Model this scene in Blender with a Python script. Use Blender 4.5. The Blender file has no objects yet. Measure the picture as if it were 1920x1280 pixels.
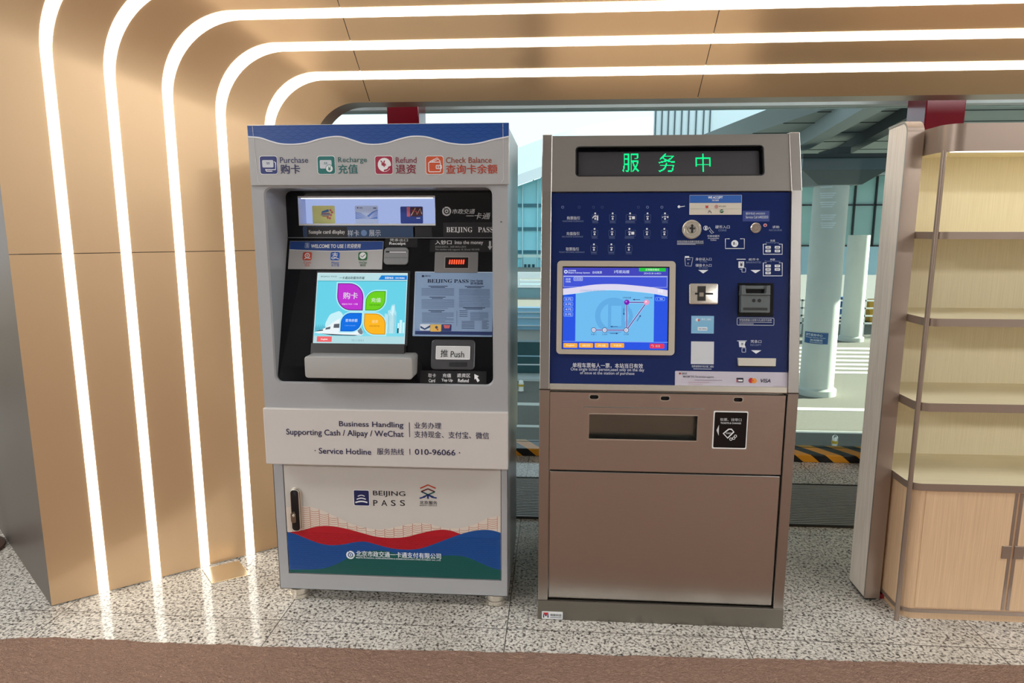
import bpy, bmesh, math, random
from mathutils import Vector as V
from mathutils.geometry import tessellate_polygon
random.seed(7)
C = bpy.context.scene
COL = C.collection
# ---------------------------------------------------------------- camera, world, sun, added fill lights, exposure
CAM = V((0, 0, 1.47)); FPX = 1260.0; PITCH = math.radians(9.46); YAW = math.radians(3.9)
cd = bpy.data.cameras.new('camera'); cam = bpy.data.objects.new('camera', cd); COL.objects.link(cam)
cd.sensor_width = 36; cd.lens = FPX / 1920 * 36; cd.clip_end = 500
cam.location = CAM; cam.rotation_euler = (math.pi / 2 - PITCH, 0, YAW); C.camera = cam
C.view_settings.view_transform = 'Standard'; C.view_settings.look = 'None'
C.view_settings.exposure = 0.0; C.view_settings.gamma = 1; C.view_settings.use_curve_mapping = False
w = bpy.data.worlds.new('world'); C.world = w; w.use_nodes = True
nt = w.node_tree; bg = nt.nodes['Background']
tc = nt.nodes.new('ShaderNodeTexCoord'); sp = nt.nodes.new('ShaderNodeSeparateXYZ'); rp = nt.nodes.new('ShaderNodeValToRGB')
nt.links.new(tc.outputs['Generated'], sp.inputs[0]); nt.links.new(sp.outputs['Z'], rp.inputs[0]); nt.links.new(rp.outputs[0], bg.inputs[0])
rp.color_ramp.elements[0].position = 0.0; rp.color_ramp.elements[0].color = (.93, .95, .97, 1)
rp.color_ramp.elements[1].position = 0.7; rp.color_ramp.elements[1].color = (.80, .90, 1, 1)
bg.inputs[1].default_value = 1.5
sd = bpy.data.lights.new('sun', 'SUN'); sd.energy = 20.0; sd.angle = math.radians(.6); sd.color = (1, .88, .68)
sun = bpy.data.objects.new('sun', sd); COL.objects.link(sun)
sun.rotation_euler = V((.9, .25, .36)).to_track_quat('Z', 'Y').to_euler()
for lx, ly, pw in ((-5.4, .4, 210), (5.0, .4, 165), (-7.1, -6.2, 740), (7.1, -6.2, 640)):  # unseen area lights, added to fill the hall and machine fronts
    ld = bpy.data.lights.new('hall_fill', 'AREA'); ld.shape = 'RECTANGLE'; ld.size = 3.4; ld.size_y = 1.4; ld.energy = pw; ld.color = (.97, .985, 1.0)
    lo = bpy.data.objects.new('hall_fill', ld); COL.objects.link(lo); lo.location = (lx, ly, 4.6)

# ---------------------------------------------------------------- helpers
FWD = V((-math.sin(YAW) * math.cos(PITCH), math.cos(YAW) * math.cos(PITCH), -math.sin(PITCH)))
RGT = V((math.cos(YAW), math.sin(YAW), 0)); UPV = RGT.cross(FWD)
def ray(px, py): return FWD + RGT * ((px - 960) / FPX) + UPV * ((640 - py) / FPX)
def at(px, py, X=None, Y=None, z=None):
    d = ray(px, py)
    a, val = (0, X) if X is not None else (1, Y) if Y is not None else (2, z)
    return CAM + d * ((val - CAM[a]) / d[a])
class Pl:                                                   # a plane in the room: origin, right, up, normal
    def __init__(s, o, u=(1, 0, 0), v=(0, 0, 1)):
        s.o, s.u, s.v = V(o), V(u).normalized(), V(v).normalized(); s.n = s.u.cross(s.v)
    def uv(s, px, py):
        d = ray(px, py); t = (s.o - CAM).dot(s.n) / d.dot(s.n); p = CAM + d * t - s.o
        return (p.dot(s.u), p.dot(s.v))
    def at(s, u, v, off=0): return s.o + s.u * u + s.v * v + s.n * off
    def box(s, x0, y0, x1, y1):
        xm, ym = (x0 + x1) / 2, (y0 + y1) / 2
        return (s.uv(x0, ym)[0], s.uv(xm, y1)[1], s.uv(x1, ym)[0], s.uv(xm, y0)[1])
    def px(s, x): 
        a, b = s.uv(960 if x is None else x[0], x[1]), s.uv(x[0] + 1, x[1]); return b[0] - a[0]
def lin(c): c /= 255; return c / 12.92 if c <= .04045 else ((c + .055) / 1.055) ** 2.4
def rgb(r, g, b): return (lin(r), lin(g), lin(b), 1)
MATS = {}
def M(name, c, rough=.5, metal=0, spec=.5, emit=0, coat=0, noise=0, scale=40, stretch=(1, 1, 1), bump=0):
    if name in MATS: return MATS[name]
    m = bpy.data.materials.new(name); m.use_nodes = True; n = m.node_tree.nodes; l = m.node_tree.links; b = n['Principled BSDF']
    b.inputs['Base Color'].default_value = rgb(*c); b.inputs['Roughness'].default_value = rough; b.inputs['Metallic'].default_value = metal
    b.inputs['Specular IOR Level'].default_value = spec; b.inputs['Coat Weight'].default_value = coat; b.inputs['Coat Roughness'].default_value = .08
    if emit:
        b.inputs['Specular IOR Level'].default_value = .15
        b.inputs['Base Color'].default_value = (0.004, .004, .004, 1)
        b.inputs['Emission Color'].default_value = rgb(*c); b.inputs['Emission Strength'].default_value = emit
    if noise or bump:
        t = n.new('ShaderNodeTexCoord'); mp = n.new('ShaderNodeMapping'); nz = n.new('ShaderNodeTexNoise')
        mp.inputs['Scale'].default_value = stretch; nz.inputs['Scale'].default_value = scale; nz.inputs['Detail'].default_value = 5
        l.new(t.outputs['Object'], mp.inputs[0]); l.new(mp.outputs[0], nz.inputs['Vector'])
        if noise:
            mx = n.new('ShaderNodeMix'); mx.data_type = 'RGBA'; k = noise
            mx.inputs['A'].default_value = [x * (1 - k) for x in rgb(*c)[:3]] + [1]; mx.inputs['B'].default_value = [min(1, x * (1 + k)) for x in rgb(*c)[:3]] + [1]
            l.new(nz.outputs['Fac'], mx.inputs['Factor']); l.new(mx.outputs['Result'], b.inputs['Base Color'])
        if bump:
            bp = n.new('ShaderNodeBump'); bp.inputs['Strength'].default_value = bump; bp.inputs['Distance'].default_value = .002
            l.new(nz.outputs['Fac'], bp.inputs['Height']); l.new(bp.outputs[0], b.inputs['Normal'])
    MATS[name] = m; return m
def ink(r, g, b): return M('ink_%d_%d_%d' % (r, g, b), (r, g, b), .35)
def lit(r, g, b, s=1.0): return M('lit_%d_%d_%d_%d' % (r, g, b, s * 100), (r, g, b), .15, emit=s)
GL = {}
def glyphs(s, bold, shear):
    k = (s, bold, shear)
    if k not in GL:
        c = bpy.data.curves.new('text', 'FONT'); c.body = s; c.dimensions = '2D'; c.fill_mode = 'FRONT'; c.resolution_u = 3; c.offset = bold; c.shear = shear
        o = bpy.data.objects.new('text', c); m = o.to_mesh()
        vs = [(p.co.x, p.co.y) for p in m.vertices]; fs = [tuple(p.vertices) for p in m.polygons]
        o.to_mesh_clear(); bpy.data.objects.remove(o); bpy.data.curves.remove(c)
        xs = [p[0] for p in vs]; ys = [p[1] for p in vs]; bb = (min(xs), min(ys), max(xs), max(ys))
        up = sum((vs[f[1]][0] - vs[f[0]][0]) * (vs[f[2]][1] - vs[f[0]][1]) - (vs[f[2]][0] - vs[f[0]][0]) * (vs[f[1]][1] - vs[f[0]][1]) for f in fs)
        if up < 0: fs = [f[::-1] for f in fs]
        GL[k] = (vs, fs, bb)
    return GL[k]
def rrect(u0, v0, u1, v1, r, n=6):
    out = []
    for cx, cy, a0 in ((u1 - r, v1 - r, 0), (u0 + r, v1 - r, 90), (u0 + r, v0 + r, 180), (u1 - r, v0 + r, 270)):
        for i in range(n + 1):
            a = math.radians(a0 + 90 * i / n); out.append((cx + r * math.cos(a), cy + r * math.sin(a)))
    return out
def circ(cx, cy, r, n=24): return [(cx + r * math.cos(2 * math.pi * i / n), cy + r * math.sin(2 * math.pi * i / n)) for i in range(n)]
class MB:                                                   # collects faces; build() links ONE mesh object
    def __init__(s): s.v, s.f, s.m, s.ms = [], [], [], []
    def mi(s, m):
        if m not in s.ms: s.ms.append(m)
        return s.ms.index(m)
    def add(s, vs, fs, m):
        b = len(s.v); s.v += [V(p) for p in vs]; k = s.mi(m)
        for f in fs: s.f.append(tuple(i + b for i in f)); s.m.append(k)
    def face(s, pts, m): s.add(pts, [tuple(range(len(pts)))], m)
    def box(s, x0, x1, y0, y1, z0, z1, m):
        s.add([(x, y, z) for z in (z0, z1) for y in (y0, y1) for x in (x0, x1)],
              [(0, 2, 3, 1), (4, 5, 7, 6), (0, 1, 5, 4), (2, 6, 7, 3), (0, 4, 6, 2), (1, 3, 7, 5)], m); return s
    def loft(s, loops, m, cap=True, close=True, sm=None):
        n = len(loops[0]); vs = [p for lp in loops for p in lp]; fs = []
        for i in range(len(loops) - 1):
            for j in range(n if close else n - 1):
                a, b = i * n + j, i * n + (j + 1) % n; fs.append((a, b, b + n, a + n))
        s.add(vs, fs, sm or m)
        if cap: s.face(loops[0][::-1], m); s.face(loops[-1], m)
        return s
    def slab(s, pl, poly, o0, o1, m, sm=None): return s.loft([[pl.at(u, v, o) for u, v in poly] for o in (o0, o1)], m, sm=sm)
    def prism(s, poly, z0, z1, m, sm=None): return s.loft([[V((x, y, z)) for x, y in poly] for z in (z0, z1)], m, sm=sm)
    def poly(s, pl, poly, off, m, holes=()):
        rings = [list(poly)] + [list(h) for h in holes]; flat = [p for r in rings for p in r]
        tris = tessellate_polygon([[V((p[0], p[1], 0)) for p in r] for r in rings]); fs = []
        for a, b, c in tris:
            A, B, D = flat[a], flat[b], flat[c]
            fs.append((a, b, c) if (B[0] - A[0]) * (D[1] - A[1]) - (D[0] - A[0]) * (B[1] - A[1]) > 0 else (a, c, b))
        s.add([pl.at(u, v, off) for u, v in flat], fs, m); return s
    def rect(s, pl, u0, v0, u1, v1, off, m): s.add([pl.at(u0, v0, off), pl.at(u1, v0, off), pl.at(u1, v1, off), pl.at(u0, v1, off)], [(0, 1, 2, 3)], m); return s
    def line(s, pl, pts, wd, off, m, closed=False):
        pts = [V(p) for p in pts]; n = len(pts)
        L, R = [], []
        for i, p in enumerate(pts):
            a = pts[(i - 1) % n] if closed or i else p; b = pts[(i + 1) % n] if closed or i < n - 1 else p
            t = (b - a)
            if t.length < 1e-9: t = V((1, 0))
            t.normalize(); q = V((-t.y, t.x)) * (wd / 2); L.append(p + q); R.append(p - q)
        fs = [(n + i, n + (i + 1) % n, (i + 1) % n, i) for i in range(n if closed else n - 1)]
        s.add([pl.at(p.x, p.y, off) for p in L + R], fs, m); return s
    def text(s, pl, t, u0, v0, u1, v1, off, m, bold=0, shear=0, rot=False):
        cjk = max(map(ord, t)) > 0x2e80 and max(map(ord, t)) < 0x1d000
        if cjk and bold > .004:
            k = bold * (v1 - v0) * .55
            for dx, dy, dz in ((-k, 0, 0), (k, 0, .00003), (0, k, .00006)): s.text(pl, t, u0 + k + dx, v0 + k + dy, u1 - k + dx, v1 - k + dy, off + dz, m, 0, shear)
            return s
        vs, fs, bb = glyphs(t, bold, shear); sx = (u1 - u0) / max(1e-6, bb[2] - bb[0]); sy = (v1 - v0) / max(1e-6, bb[3] - bb[1])
        s.add([pl.at(u0 + (x - bb[0]) * sx, v0 + (y - bb[1]) * sy, off) for x, y in vs], fs, m); return s
    def tube(s, pts, r, m, n=12, cap=True):
        pts = [V(p) for p in pts]; loops = []
        for i, p in enumerate(pts):
            t = (pts[min(i + 1, len(pts) - 1)] - pts[max(i - 1, 0)]).normalized()
            a = t.cross(V((0, 0, 1)) if abs(t.z) < .9 else V((1, 0, 0))).normalized(); b = t.cross(a)
            loops.append([p + (a * math.cos(2 * math.pi * k / n) + b * math.sin(2 * math.pi * k / n)) * r for k in range(n)])
        return s.loft(loops, m, cap)
    def lathe(s, c, prof, m, n=24, pl=None):
        c = V(c); ax = (V((1, 0, 0)), V((0, 1, 0)), V((0, 0, 1))) if pl is None else (pl.u, pl.v, pl.n)
        return s.loft([[c + (ax[0] * math.cos(2 * math.pi * k / n) + ax[1] * math.sin(2 * math.pi * k / n)) * r + ax[2] * h for k in range(n)] for r, h in prof], m)
    def bev(s, wd, seg=2, ang=30):
        me = bpy.data.meshes.new('t'); me.from_pydata(s.v, [], s.f); me.polygons.foreach_set('material_index', s.m)
        bm = bmesh.new(); bm.from_mesh(me); bmesh.ops.remove_doubles(bm, verts=bm.verts, dist=1e-6); bmesh.ops.recalc_face_normals(bm, faces=bm.faces)
        es = [e for e in bm.edges if len(e.link_faces) == 2 and e.calc_face_angle(0) > math.radians(ang)]
        bmesh.ops.bevel(bm, geom=es, offset=wd, segments=seg, affect='EDGES', profile=.5, clamp_overlap=True)
        bm.verts.index_update()
        s.v = [x.co.copy() for x in bm.verts]; s.f = [tuple(x.index for x in f.verts) for f in bm.faces]; s.m = [f.material_index for f in bm.faces]
        bm.free(); bpy.data.meshes.remove(me); return s
    def build(s, name, parent=None, org=None, smooth=False, label=None, cat=None, group=None, kind=None):
        if parent is not None:
            r = parent
            while r.parent: r = r.parent
            org = r.location
        org = V(org) if org is not None else V((0, 0, 0))
        me = bpy.data.meshes.new(name); me.from_pydata([p - org for p in s.v], [], s.f)
        for m in s.ms: me.materials.append(m)
        me.polygons.foreach_set('material_index', s.m)
        if smooth:
            me.polygons.foreach_set('use_smooth', [True] * len(me.polygons))
            try: me.set_sharp_from_angle(angle=math.radians(35))
            except Exception: pass
        me.update(); o = bpy.data.objects.new(name, me); COL.objects.link(o)
        if parent is not None: o.parent = parent
        else: o.location = org
        return tag(o, label, cat, group, kind)
def tag(o, label=None, cat=None, group=None, kind=None):
    for k, val in (('label', label), ('category', cat), ('group', group), ('kind', kind)):
        if val: o[k] = val
    return o
def thing(name, loc, label, cat, group=None):
    o = bpy.data.objects.new(name, None); COL.objects.link(o); o.location = loc; o.empty_display_size = .1
    return tag(o, label, cat, group)
class Ink:                                                  # prints on a plane at the place read off the photograph
    def __init__(s, mb, pl, off=.0006): s.b, s.p, s.o = mb, pl, off
    def R(s, x0, y0, x1, y1, m, lay=0, r=0):
        q = s.p.box(x0, y0, x1, y1)
        if r: s.b.poly(s.p, rrect(*q, r * s.p.px((x0, y0)), 4), s.o + lay * .0003, m)
        else: s.b.rect(s.p, *q, s.o + lay * .0003, m)
    def T(s, t, x0, y0, x1, y1, m, bold=.012, shear=0, lay=1): s.b.text(s.p, t, *s.p.box(x0, y0, x1, y1), s.o + lay * .0003, m, bold, shear)
    def G(s, pts, m, lay=0): s.b.poly(s.p, [s.p.uv(*q) for q in pts], s.o + lay * .0003, m)
    def L(s, pts, wd, m, lay=1, closed=False): s.b.line(s.p, [s.p.uv(*q) for q in pts], wd * s.p.px(pts[0]), s.o + lay * .0003, m, closed)
    def D(s, x, y, r, m, lay=1, n=20): s.b.poly(s.p, circ(*s.p.uv(x, y), r * s.p.px((x, y)), n), s.o + lay * .0003, m)
    def O(s, x0, y0, x1, y1, wd, m, lay=1, r=0):
        q = s.p.box(x0, y0, x1, y1); k = s.p.px((x0, y0))
        s.b.line(s.p, rrect(*q, max(r, .01) * k, 4 if r else 1), wd * k, s.o + lay * .0003, m, True)
    def C(s, x, y, r, wd, m, lay=1, a0=0, a1=360, n=24):
        k = s.p.px((x, y)); u, v = s.p.uv(x, y)
        pts = [(u + r * k * math.cos(math.radians(a0 + (a1 - a0) * i / n)), v + r * k * math.sin(math.radians(a0 + (a1 - a0) * i / n))) for i in range(n + 1)]
        s.b.line(s.p, pts, wd * k, s.o + lay * .0003, m)
def spline(pts, n=8):
    out = []
    for i in range(len(pts) - 1):
        p0, p1, p2, p3 = pts[max(i - 1, 0)], pts[i], pts[i + 1], pts[min(i + 2, len(pts) - 1)]
        for k in range(n):
            t = k / n
            out.append(tuple(.5 * (2 * p1[a] + (p2[a] - p0[a]) * t + (2 * p0[a] - 5 * p1[a] + 4 * p2[a] - p3[a]) * t * t + (3 * p1[a] - p0[a] - 3 * p2[a] + p3[a]) * t ** 3) for a in (0, 1)))
    return out + [tuple(pts[-1])]
def ycurve(pts):
    def f(x):
        if x <= pts[0][0]: return pts[0][1]
        for a, b in zip(pts, pts[1:]):
            if x <= b[0]: return a[1] + (b[1] - a[1]) * (x - a[0]) / max(1e-9, b[0] - a[0])
        return pts[-1][1]
    return f

# ---------------------------------------------------------------- materials
def granite():
    m = bpy.data.materials.new('granite'); m.use_nodes = True; n = m.node_tree.nodes; l = m.node_tree.links; b = n['Principled BSDF']
    t = n.new('ShaderNodeTexCoord')
    def noise(sc, det, dist=0):
        z = n.new('ShaderNodeTexNoise'); z.inputs['Scale'].default_value = sc; z.inputs['Detail'].default_value = det; z.inputs['Distortion'].default_value = dist
        l.new(t.outputs['Object'], z.inputs['Vector']); return z
    def ramp(src, *st):
        r = n.new('ShaderNodeValToRGB'); e = r.color_ramp.elements
        while len(e) < len(st): e.new(.5)
        for el, (p, c) in zip(e, st): el.position = p; el.color = rgb(*c)
        l.new(src.outputs['Fac'], r.inputs[0]); return r
    base = ramp(noise(95, 3, .6), (.33, (74, 70, 68)), (.41, (140, 134, 127)), (.48, (204, 198, 188)), (.60, (236, 230, 219)))
    blot = ramp(noise(3, 2), (.3, (225, 222, 218)), (.7, (255, 255, 255)))
    mx = n.new('ShaderNodeMix'); mx.data_type = 'RGBA'; mx.blend_type = 'MULTIPLY'; mx.inputs['Factor'].default_value = 1
    l.new(base.outputs[0], mx.inputs['A']); l.new(blot.outputs[0], mx.inputs['B'])
    # joints between the slabs
    sx = n.new('ShaderNodeSeparateXYZ'); l.new(t.outputs['Object'], sx.inputs[0]); last = mx.outputs['Result']
    for ax, per, ph in (('X', .8675, 1.045), ('Y', .88, .35)):
        a = n.new('ShaderNodeMath'); a.operation = 'ADD'; a.inputs[1].default_value = ph + 20 * per; l.new(sx.outputs[ax], a.inputs[0])
        d = n.new('ShaderNodeMath'); d.operation = 'MODULO'; d.inputs[1].default_value = per; l.new(a.outputs[0], d.inputs[0])
        c = n.new('ShaderNodeMath'); c.operation = 'LESS_THAN'; c.inputs[1].default_value = .0035; l.new(d.outputs[0], c.inputs[0])
        q = n.new('ShaderNodeMix'); q.data_type = 'RGBA'; q.inputs['B'].default_value = rgb(88, 82, 76); l.new(c.outputs[0], q.inputs['Factor']); l.new(last, q.inputs['A']); last = q.outputs['Result']
    l.new(last, b.inputs['Base Color']); b.inputs['Roughness'].default_value = .11; b.inputs['Specular IOR Level'].default_value = .34
    return m
def carpet_mat():
    m = M('carpet_pile', (188, 152, 132), .95, spec=.1, noise=.16, scale=90)
    n = m.node_tree.nodes; l = m.node_tree.links; b = n['Principled BSDF']; t = n.new('ShaderNodeTexCoord')
    mp = n.new('ShaderNodeMapping'); mp.inputs['Scale'].default_value = (1, 1.8, 1); mp.inputs['Rotation'].default_value = (0, 0, .4)
    z = n.new('ShaderNodeTexNoise'); z.inputs['Scale'].default_value = 75; z.inputs['Detail'].default_value = 6; z.inputs['Distortion'].default_value = 1.2
    l.new(t.outputs['Object'], mp.inputs[0]); l.new(mp.outputs[0], z.inputs['Vector'])
    bp = n.new('ShaderNodeBump'); bp.inputs['Strength'].default_value = 1; bp.inputs['Distance'].default_value = .03
    l.new(z.outputs['Fac'], bp.inputs['Height']); l.new(bp.outputs[0], b.inputs['Normal']); return m
def wood(name, c, c2, vert=True, rough=.45, sc=9, dens=14):
    m = bpy.data.materials.new(name); m.use_nodes = True; n = m.node_tree.nodes; l = m.node_tree.links; b = n['Principled BSDF']
    t = n.new('ShaderNodeTexCoord'); mp = n.new('ShaderNodeMapping'); mp.inputs['Scale'].default_value = (dens, dens, .6) if vert else (.6, dens, dens)
    z = n.new('ShaderNodeTexNoise'); z.inputs['Scale'].default_value = sc; z.inputs['Detail'].default_value = 6; z.inputs['Distortion'].default_value = .3
    l.new(t.outputs['Object'], mp.inputs[0]); l.new(mp.outputs[0], z.inputs['Vector'])
    r = n.new('ShaderNodeValToRGB'); r.color_ramp.elements[0].position = .3; r.color_ramp.elements[0].color = rgb(*c2); r.color_ramp.elements[1].position = .68; r.color_ramp.elements[1].color = rgb(*c)
    l.new(z.outputs['Fac'], r.inputs[0]); l.new(r.outputs[0], b.inputs['Base Color']); b.inputs['Roughness'].default_value = rough; MATS[name] = m; return m
def glass(name, c, gloss=.08, alpha=.9):
    m = bpy.data.materials.new(name); m.use_nodes = True; n = m.node_tree.nodes; l = m.node_tree.links
    n.remove(n['Principled BSDF']); tr = n.new('ShaderNodeBsdfTransparent'); tr.inputs[0].default_value = rgb(*c)
    g = n.new('ShaderNodeBsdfGlossy'); g.inputs['Roughness'].default_value = .03; mx = n.new('ShaderNodeMixShader'); fr = n.new('ShaderNodeFresnel'); fr.inputs[0].default_value = 1.0 + gloss * 5
    l.new(fr.outputs[0], mx.inputs[0]); l.new(tr.outputs[0], mx.inputs[1]); l.new(g.outputs[0], mx.inputs[2]); l.new(mx.outputs[0], n['Material Output'].inputs[0]); return m
GRANITE = granite(); CARPET = carpet_mat()
BRONZE = M('champagne_metal', (216, 183, 143), .34, .5, noise=.03, scale=300)
BRONZE_D = M('bronze_trim', (168, 142, 124), .35, .6)
RETURN = M('grey_metal_return', (112, 104, 96), .4, .5)
STRIP = M('strip_diffuser', (255, 248, 234), .5, emit=6.0)
GREY = M('grey_paint', (166, 166, 167), .28, noise=.02, scale=200)
GREYD = M('grey_plastic', (132, 132, 132), .4)
WHITE = M('white_sheet', (206, 200, 194), .22)
FILM = M('grey_film', (176, 175, 174), .16, coat=.3)
BLACKG = M('black_gloss', (8, 9, 14), .06, spec=.35)
BLACK = M('black_matt', (16, 16, 18), .45)
STEEL = M('brushed_steel', (208, 204, 200), .22, 1, noise=.07, scale=30, stretch=(1, 1, 30), bump=.05)
STEELV = M('brushed_steel_side', (190, 184, 178), .28, 1, noise=.06, scale=30, stretch=(30, 30, 1), bump=.05)
CHROME = M('polished_steel', (228, 220, 206), .22, .75, bump=.1, scale=60)
NAVY = M('navy_film', (24, 40, 92), .12, spec=.35, bump=.10, scale=14)
RED = M('red_paint', (138, 20, 38), .18, coat=.4)
OAK = wood('pale_oak', (238, 227, 192), (228, 215, 178), dens=30); OAKH = wood('pale_oak_shelf', (240, 230, 196), (230, 218, 184), False, dens=30)
OAKD = wood('tan_oak', (226, 191, 152), (209, 175, 139), dens=34); LIME = wood('limed_oak', (242, 230, 216), (222, 206, 190), sc=9, dens=16)
TRIM = M('bronze_edge', (158, 140, 126), .35, .55)
CONC = M('pale_concrete', (205, 212, 205), .7, noise=.08, scale=3)
ROADM = M('asphalt', (122, 120, 112), .9, noise=.16, scale=25)
LINEW = M('road_white', (235, 235, 228), .8)
CANM = M('canopy_grey', (140, 148, 146), .6, noise=.05, scale=2)
CAND = M('canopy_dark', (58, 66, 68), .6)
TEALG = M('teal_glass', (140, 206, 218), .12, noise=.15, scale=.5)
PALEB = M('pale_blue_panel', (168, 208, 226), .4)
WHITEP = M('white_cladding', (232, 236, 238), .5)
GLASS = glass('window_glass', (238, 250, 252), .05)
SCREENG = glass('screen_glass', (214, 236, 238), .04)

# ---------------------------------------------------------------- setting
MB().box(-9, 9, -9, 4.5, -.12, 0, GRANITE).build('floor', kind='structure')
MB().box(-40, 40, -9, 17.0, 6.0, 6.3, M('ceiling_white', (178, 180, 182), .8)).build('ceiling', kind='structure')  # unseen overhang past the window, stretched out to block the sun
HALL = M('hall_wall', (150, 146, 142), .7, noise=.05, scale=1)
MB().box(-9, 9, -9.2, -9, 0, 6, HALL).build('wall_back', kind='structure')
MB().box(-9.2, -9, -9, 4.5, 0, 6, HALL).build('wall_left', kind='structure')
MB().box(9, 9.2, -9, 4.5, 0, 6, HALL).build('wall_right', kind='structure')
ROADZ = -1.95
MB().box(-60, 60, 4.5, 140, ROADZ - .1, ROADZ, ROADM).build('road', kind='structure')
b = MB()
for y0, y1 in ((765, 770), (808, 812)):
    Ya = at(1550, y1, z=ROADZ).y; Yb = at(1550, y0, z=ROADZ).y; b.box(-30, 30, Ya, Yb, ROADZ, ROADZ + .008, LINEW)
for k in range(7):
    y = at(1600, 652 + k * 7.5, z=ROADZ).y; y2 = at(1600, 655.5 + k * 7.5, z=ROADZ).y; b.box(5.5, 12.5, y2, y, ROADZ, ROADZ + .008, LINEW)
b.build('road_marking', label='white painted lines and crossing stripes on the road outside', kind='structure')
# carpet
ed = [(-2.6, 1.9), (-2.25, 2.02), (-2.02, 2.085), (-1.85, 2.118), (-1.62, 2.118), (-1.2, 2.118), (-.6, 2.13), (-.147, 2.146), (.4, 2.158), (1, 2.176), (1.6, 2.19), (2.4, 2.205), (4, 2.24)]
ed = spline(ed, 10); b = MB()
ed = [(x, y + .004 * math.sin(x * 23) * math.sin(x * 7.1)) for x, y in ed]
from mathutils import noise as mn
edf = ycurve(ed)
def chgt(x, y):
    p = V((x * 58, y * 80, 0)); q = mn.noise_vector(p * .6) * .8
    return 0.011 + .0046 * mn.noise(p + q) + .003 * mn.noise(p * 2.3 + q * 2)
xs_ = [-2.6 + 6.6 * i / 1000 for i in range(1001)]; rows_ = []
for x in xs_:
    ye = edf(x); cr_ = []
    for j in range(56):
        y = ye - .42 * (j / 55) ** 1.15; z = chgt(x, y) if j > 2 else (0.0, .007, chgt(x, y))[j]
        cr_.append(V((x, y + (0 if j else .001), max(z, .001 if j else 0))))
    cr_.append(V((x, -6, .010))); rows_.append(cr_)
nj_ = len(rows_[0])
b.add([p for r in rows_ for p in r], [(i * nj_ + j, i * nj_ + j + 1, (i + 1) * nj_ + j + 1, (i + 1) * nj_ + j) for i in range(len(rows_) - 1) for j in range(nj_ - 1)], CARPET)
b.build('carpet', smooth=True, label='brown deep-pile carpet across the foreground floor', cat='carpet')
# entrance grille
b = MB(); g0, g1 = 3.27, 3.82; b.box(-2.2, 3.4, g0, g1, .0, .004, M('grille_base', (70, 72, 72), .5, .6))
b.build('entrance_grille', org=(0, 0, 0), label='long grey metal floor grating in front of the window', cat='floor grating')
gr = bpy.data.objects['entrance_grille']
b = MB(); n_ = 26
for k in range(n_):
    y = g0 + .012 + (g1 - g0 - .024) * k / (n_ - 1); b.box(-2.19, 3.39, y - .006, y + .006, .004, .010, M('grille_bar', (150, 146, 140), .45, .2))
b.build('bars', gr)
b = MB()
for y in (g0 - .008, g1): b.box(-2.2, 3.4, y, y + .008, 0, .013, M('grille_edge', (80, 74, 70), .4, .7))
b.build('edge_frame', gr)
# kerb with hazard tape
HAZ = bpy.data.materials.new('hazard_tape'); HAZ.use_nodes = True
n = HAZ.node_tree.nodes; l = HAZ.node_tree.links; t = n.new('ShaderNodeTexCoord'); s_ = n.new('ShaderNodeSeparateXYZ'); l.new(t.outputs['Object'], s_.inputs[0])
mt = lambda op, a, b_: (lambda q: ([l.new(x, q.inputs[i]) if hasattr(x, 'links') else setattr(q.inputs[i], 'default_value', x) for i, x in enumerate((a, b_))], q.outputs[0])[1])((lambda q: (setattr(q, 'operation', op), q)[1])(n.new('ShaderNodeMath')))
v = mt('ADD', s_.outputs['X'], mt('MULTIPLY', s_.outputs['Y'], .62)); v = mt('ADD', v, mt('MULTIPLY', s_.outputs['Z'], 1.2)); v = mt('ADD', v, 40.06); v = mt('MODULO', v, .19); v = mt('LESS_THAN', v, .1)
mx = n.new('ShaderNodeMix'); mx.data_type = 'RGBA'; mx.inputs['A'].default_value = rgb(24, 24, 26); mx.inputs['B'].default_value = rgb(240, 160, 30)
l.new(v, mx.inputs['Factor']); l.new(mx.outputs['Result'], n['Principled BSDF'].inputs['Base Color']); n['Principled BSDF'].inputs['Roughness'].default_value = .35
kb = MB().box(-4, 5, 4.235, 4.44, 0, .05, HAZ).bev(.006).build('threshold_kerb', label='low window kerb wrapped in black and yellow hazard tape', cat='kerb')
# window
wf = MB()
tz0 = at(1300, 205, Y=4.4).z; PAINT = M('teal_paint', (216, 230, 230), .45, noise=.08, scale=8)
wf.box(-4, 5, 4.3, 4.44, tz0, tz0 + .30, PAINT)
wm = wf.build('window_1', kind='structure')
b = MB()
for x in (-2.9, 2.13): b.box(x, x + .025, 4.34, 4.44, .05, tz0, M('mullion_dark', (40, 44, 46), .4, .5))
b.build('window_frame', wm)
MB().box(-4, 5, 4.385, 4.395, .05, tz0, GLASS).build('pane', wm)
MB().box(-4, 5, 4.385, 4.395, tz0 + .3, 6.0, GLASS).build('pane', wm)
# red columns
for pl_, pr_, lb in ((725, 785, 'dark red steel column behind the blue-topped card machine'), (1736, 1811, 'dark red steel column behind the display shelf canopy')):
    x0 = at(pl_, 205, Y=4.0).x; x1 = at(pr_, 205, Y=4.0).x
    t = thing('red_column', ((x0 + x1) / 2, 4.1, 0), lb, 'column', 'red columns by the window')
    MB().box(x0, x1, 4.0, 4.21, 0, 6.0, RED).bev(.006).build('shaft', t)
    MB().box(x0 - .01, x1 + .01, 3.99, 4.22, 0, .12, RED).bev(.004).build('base_cover', t)

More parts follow.
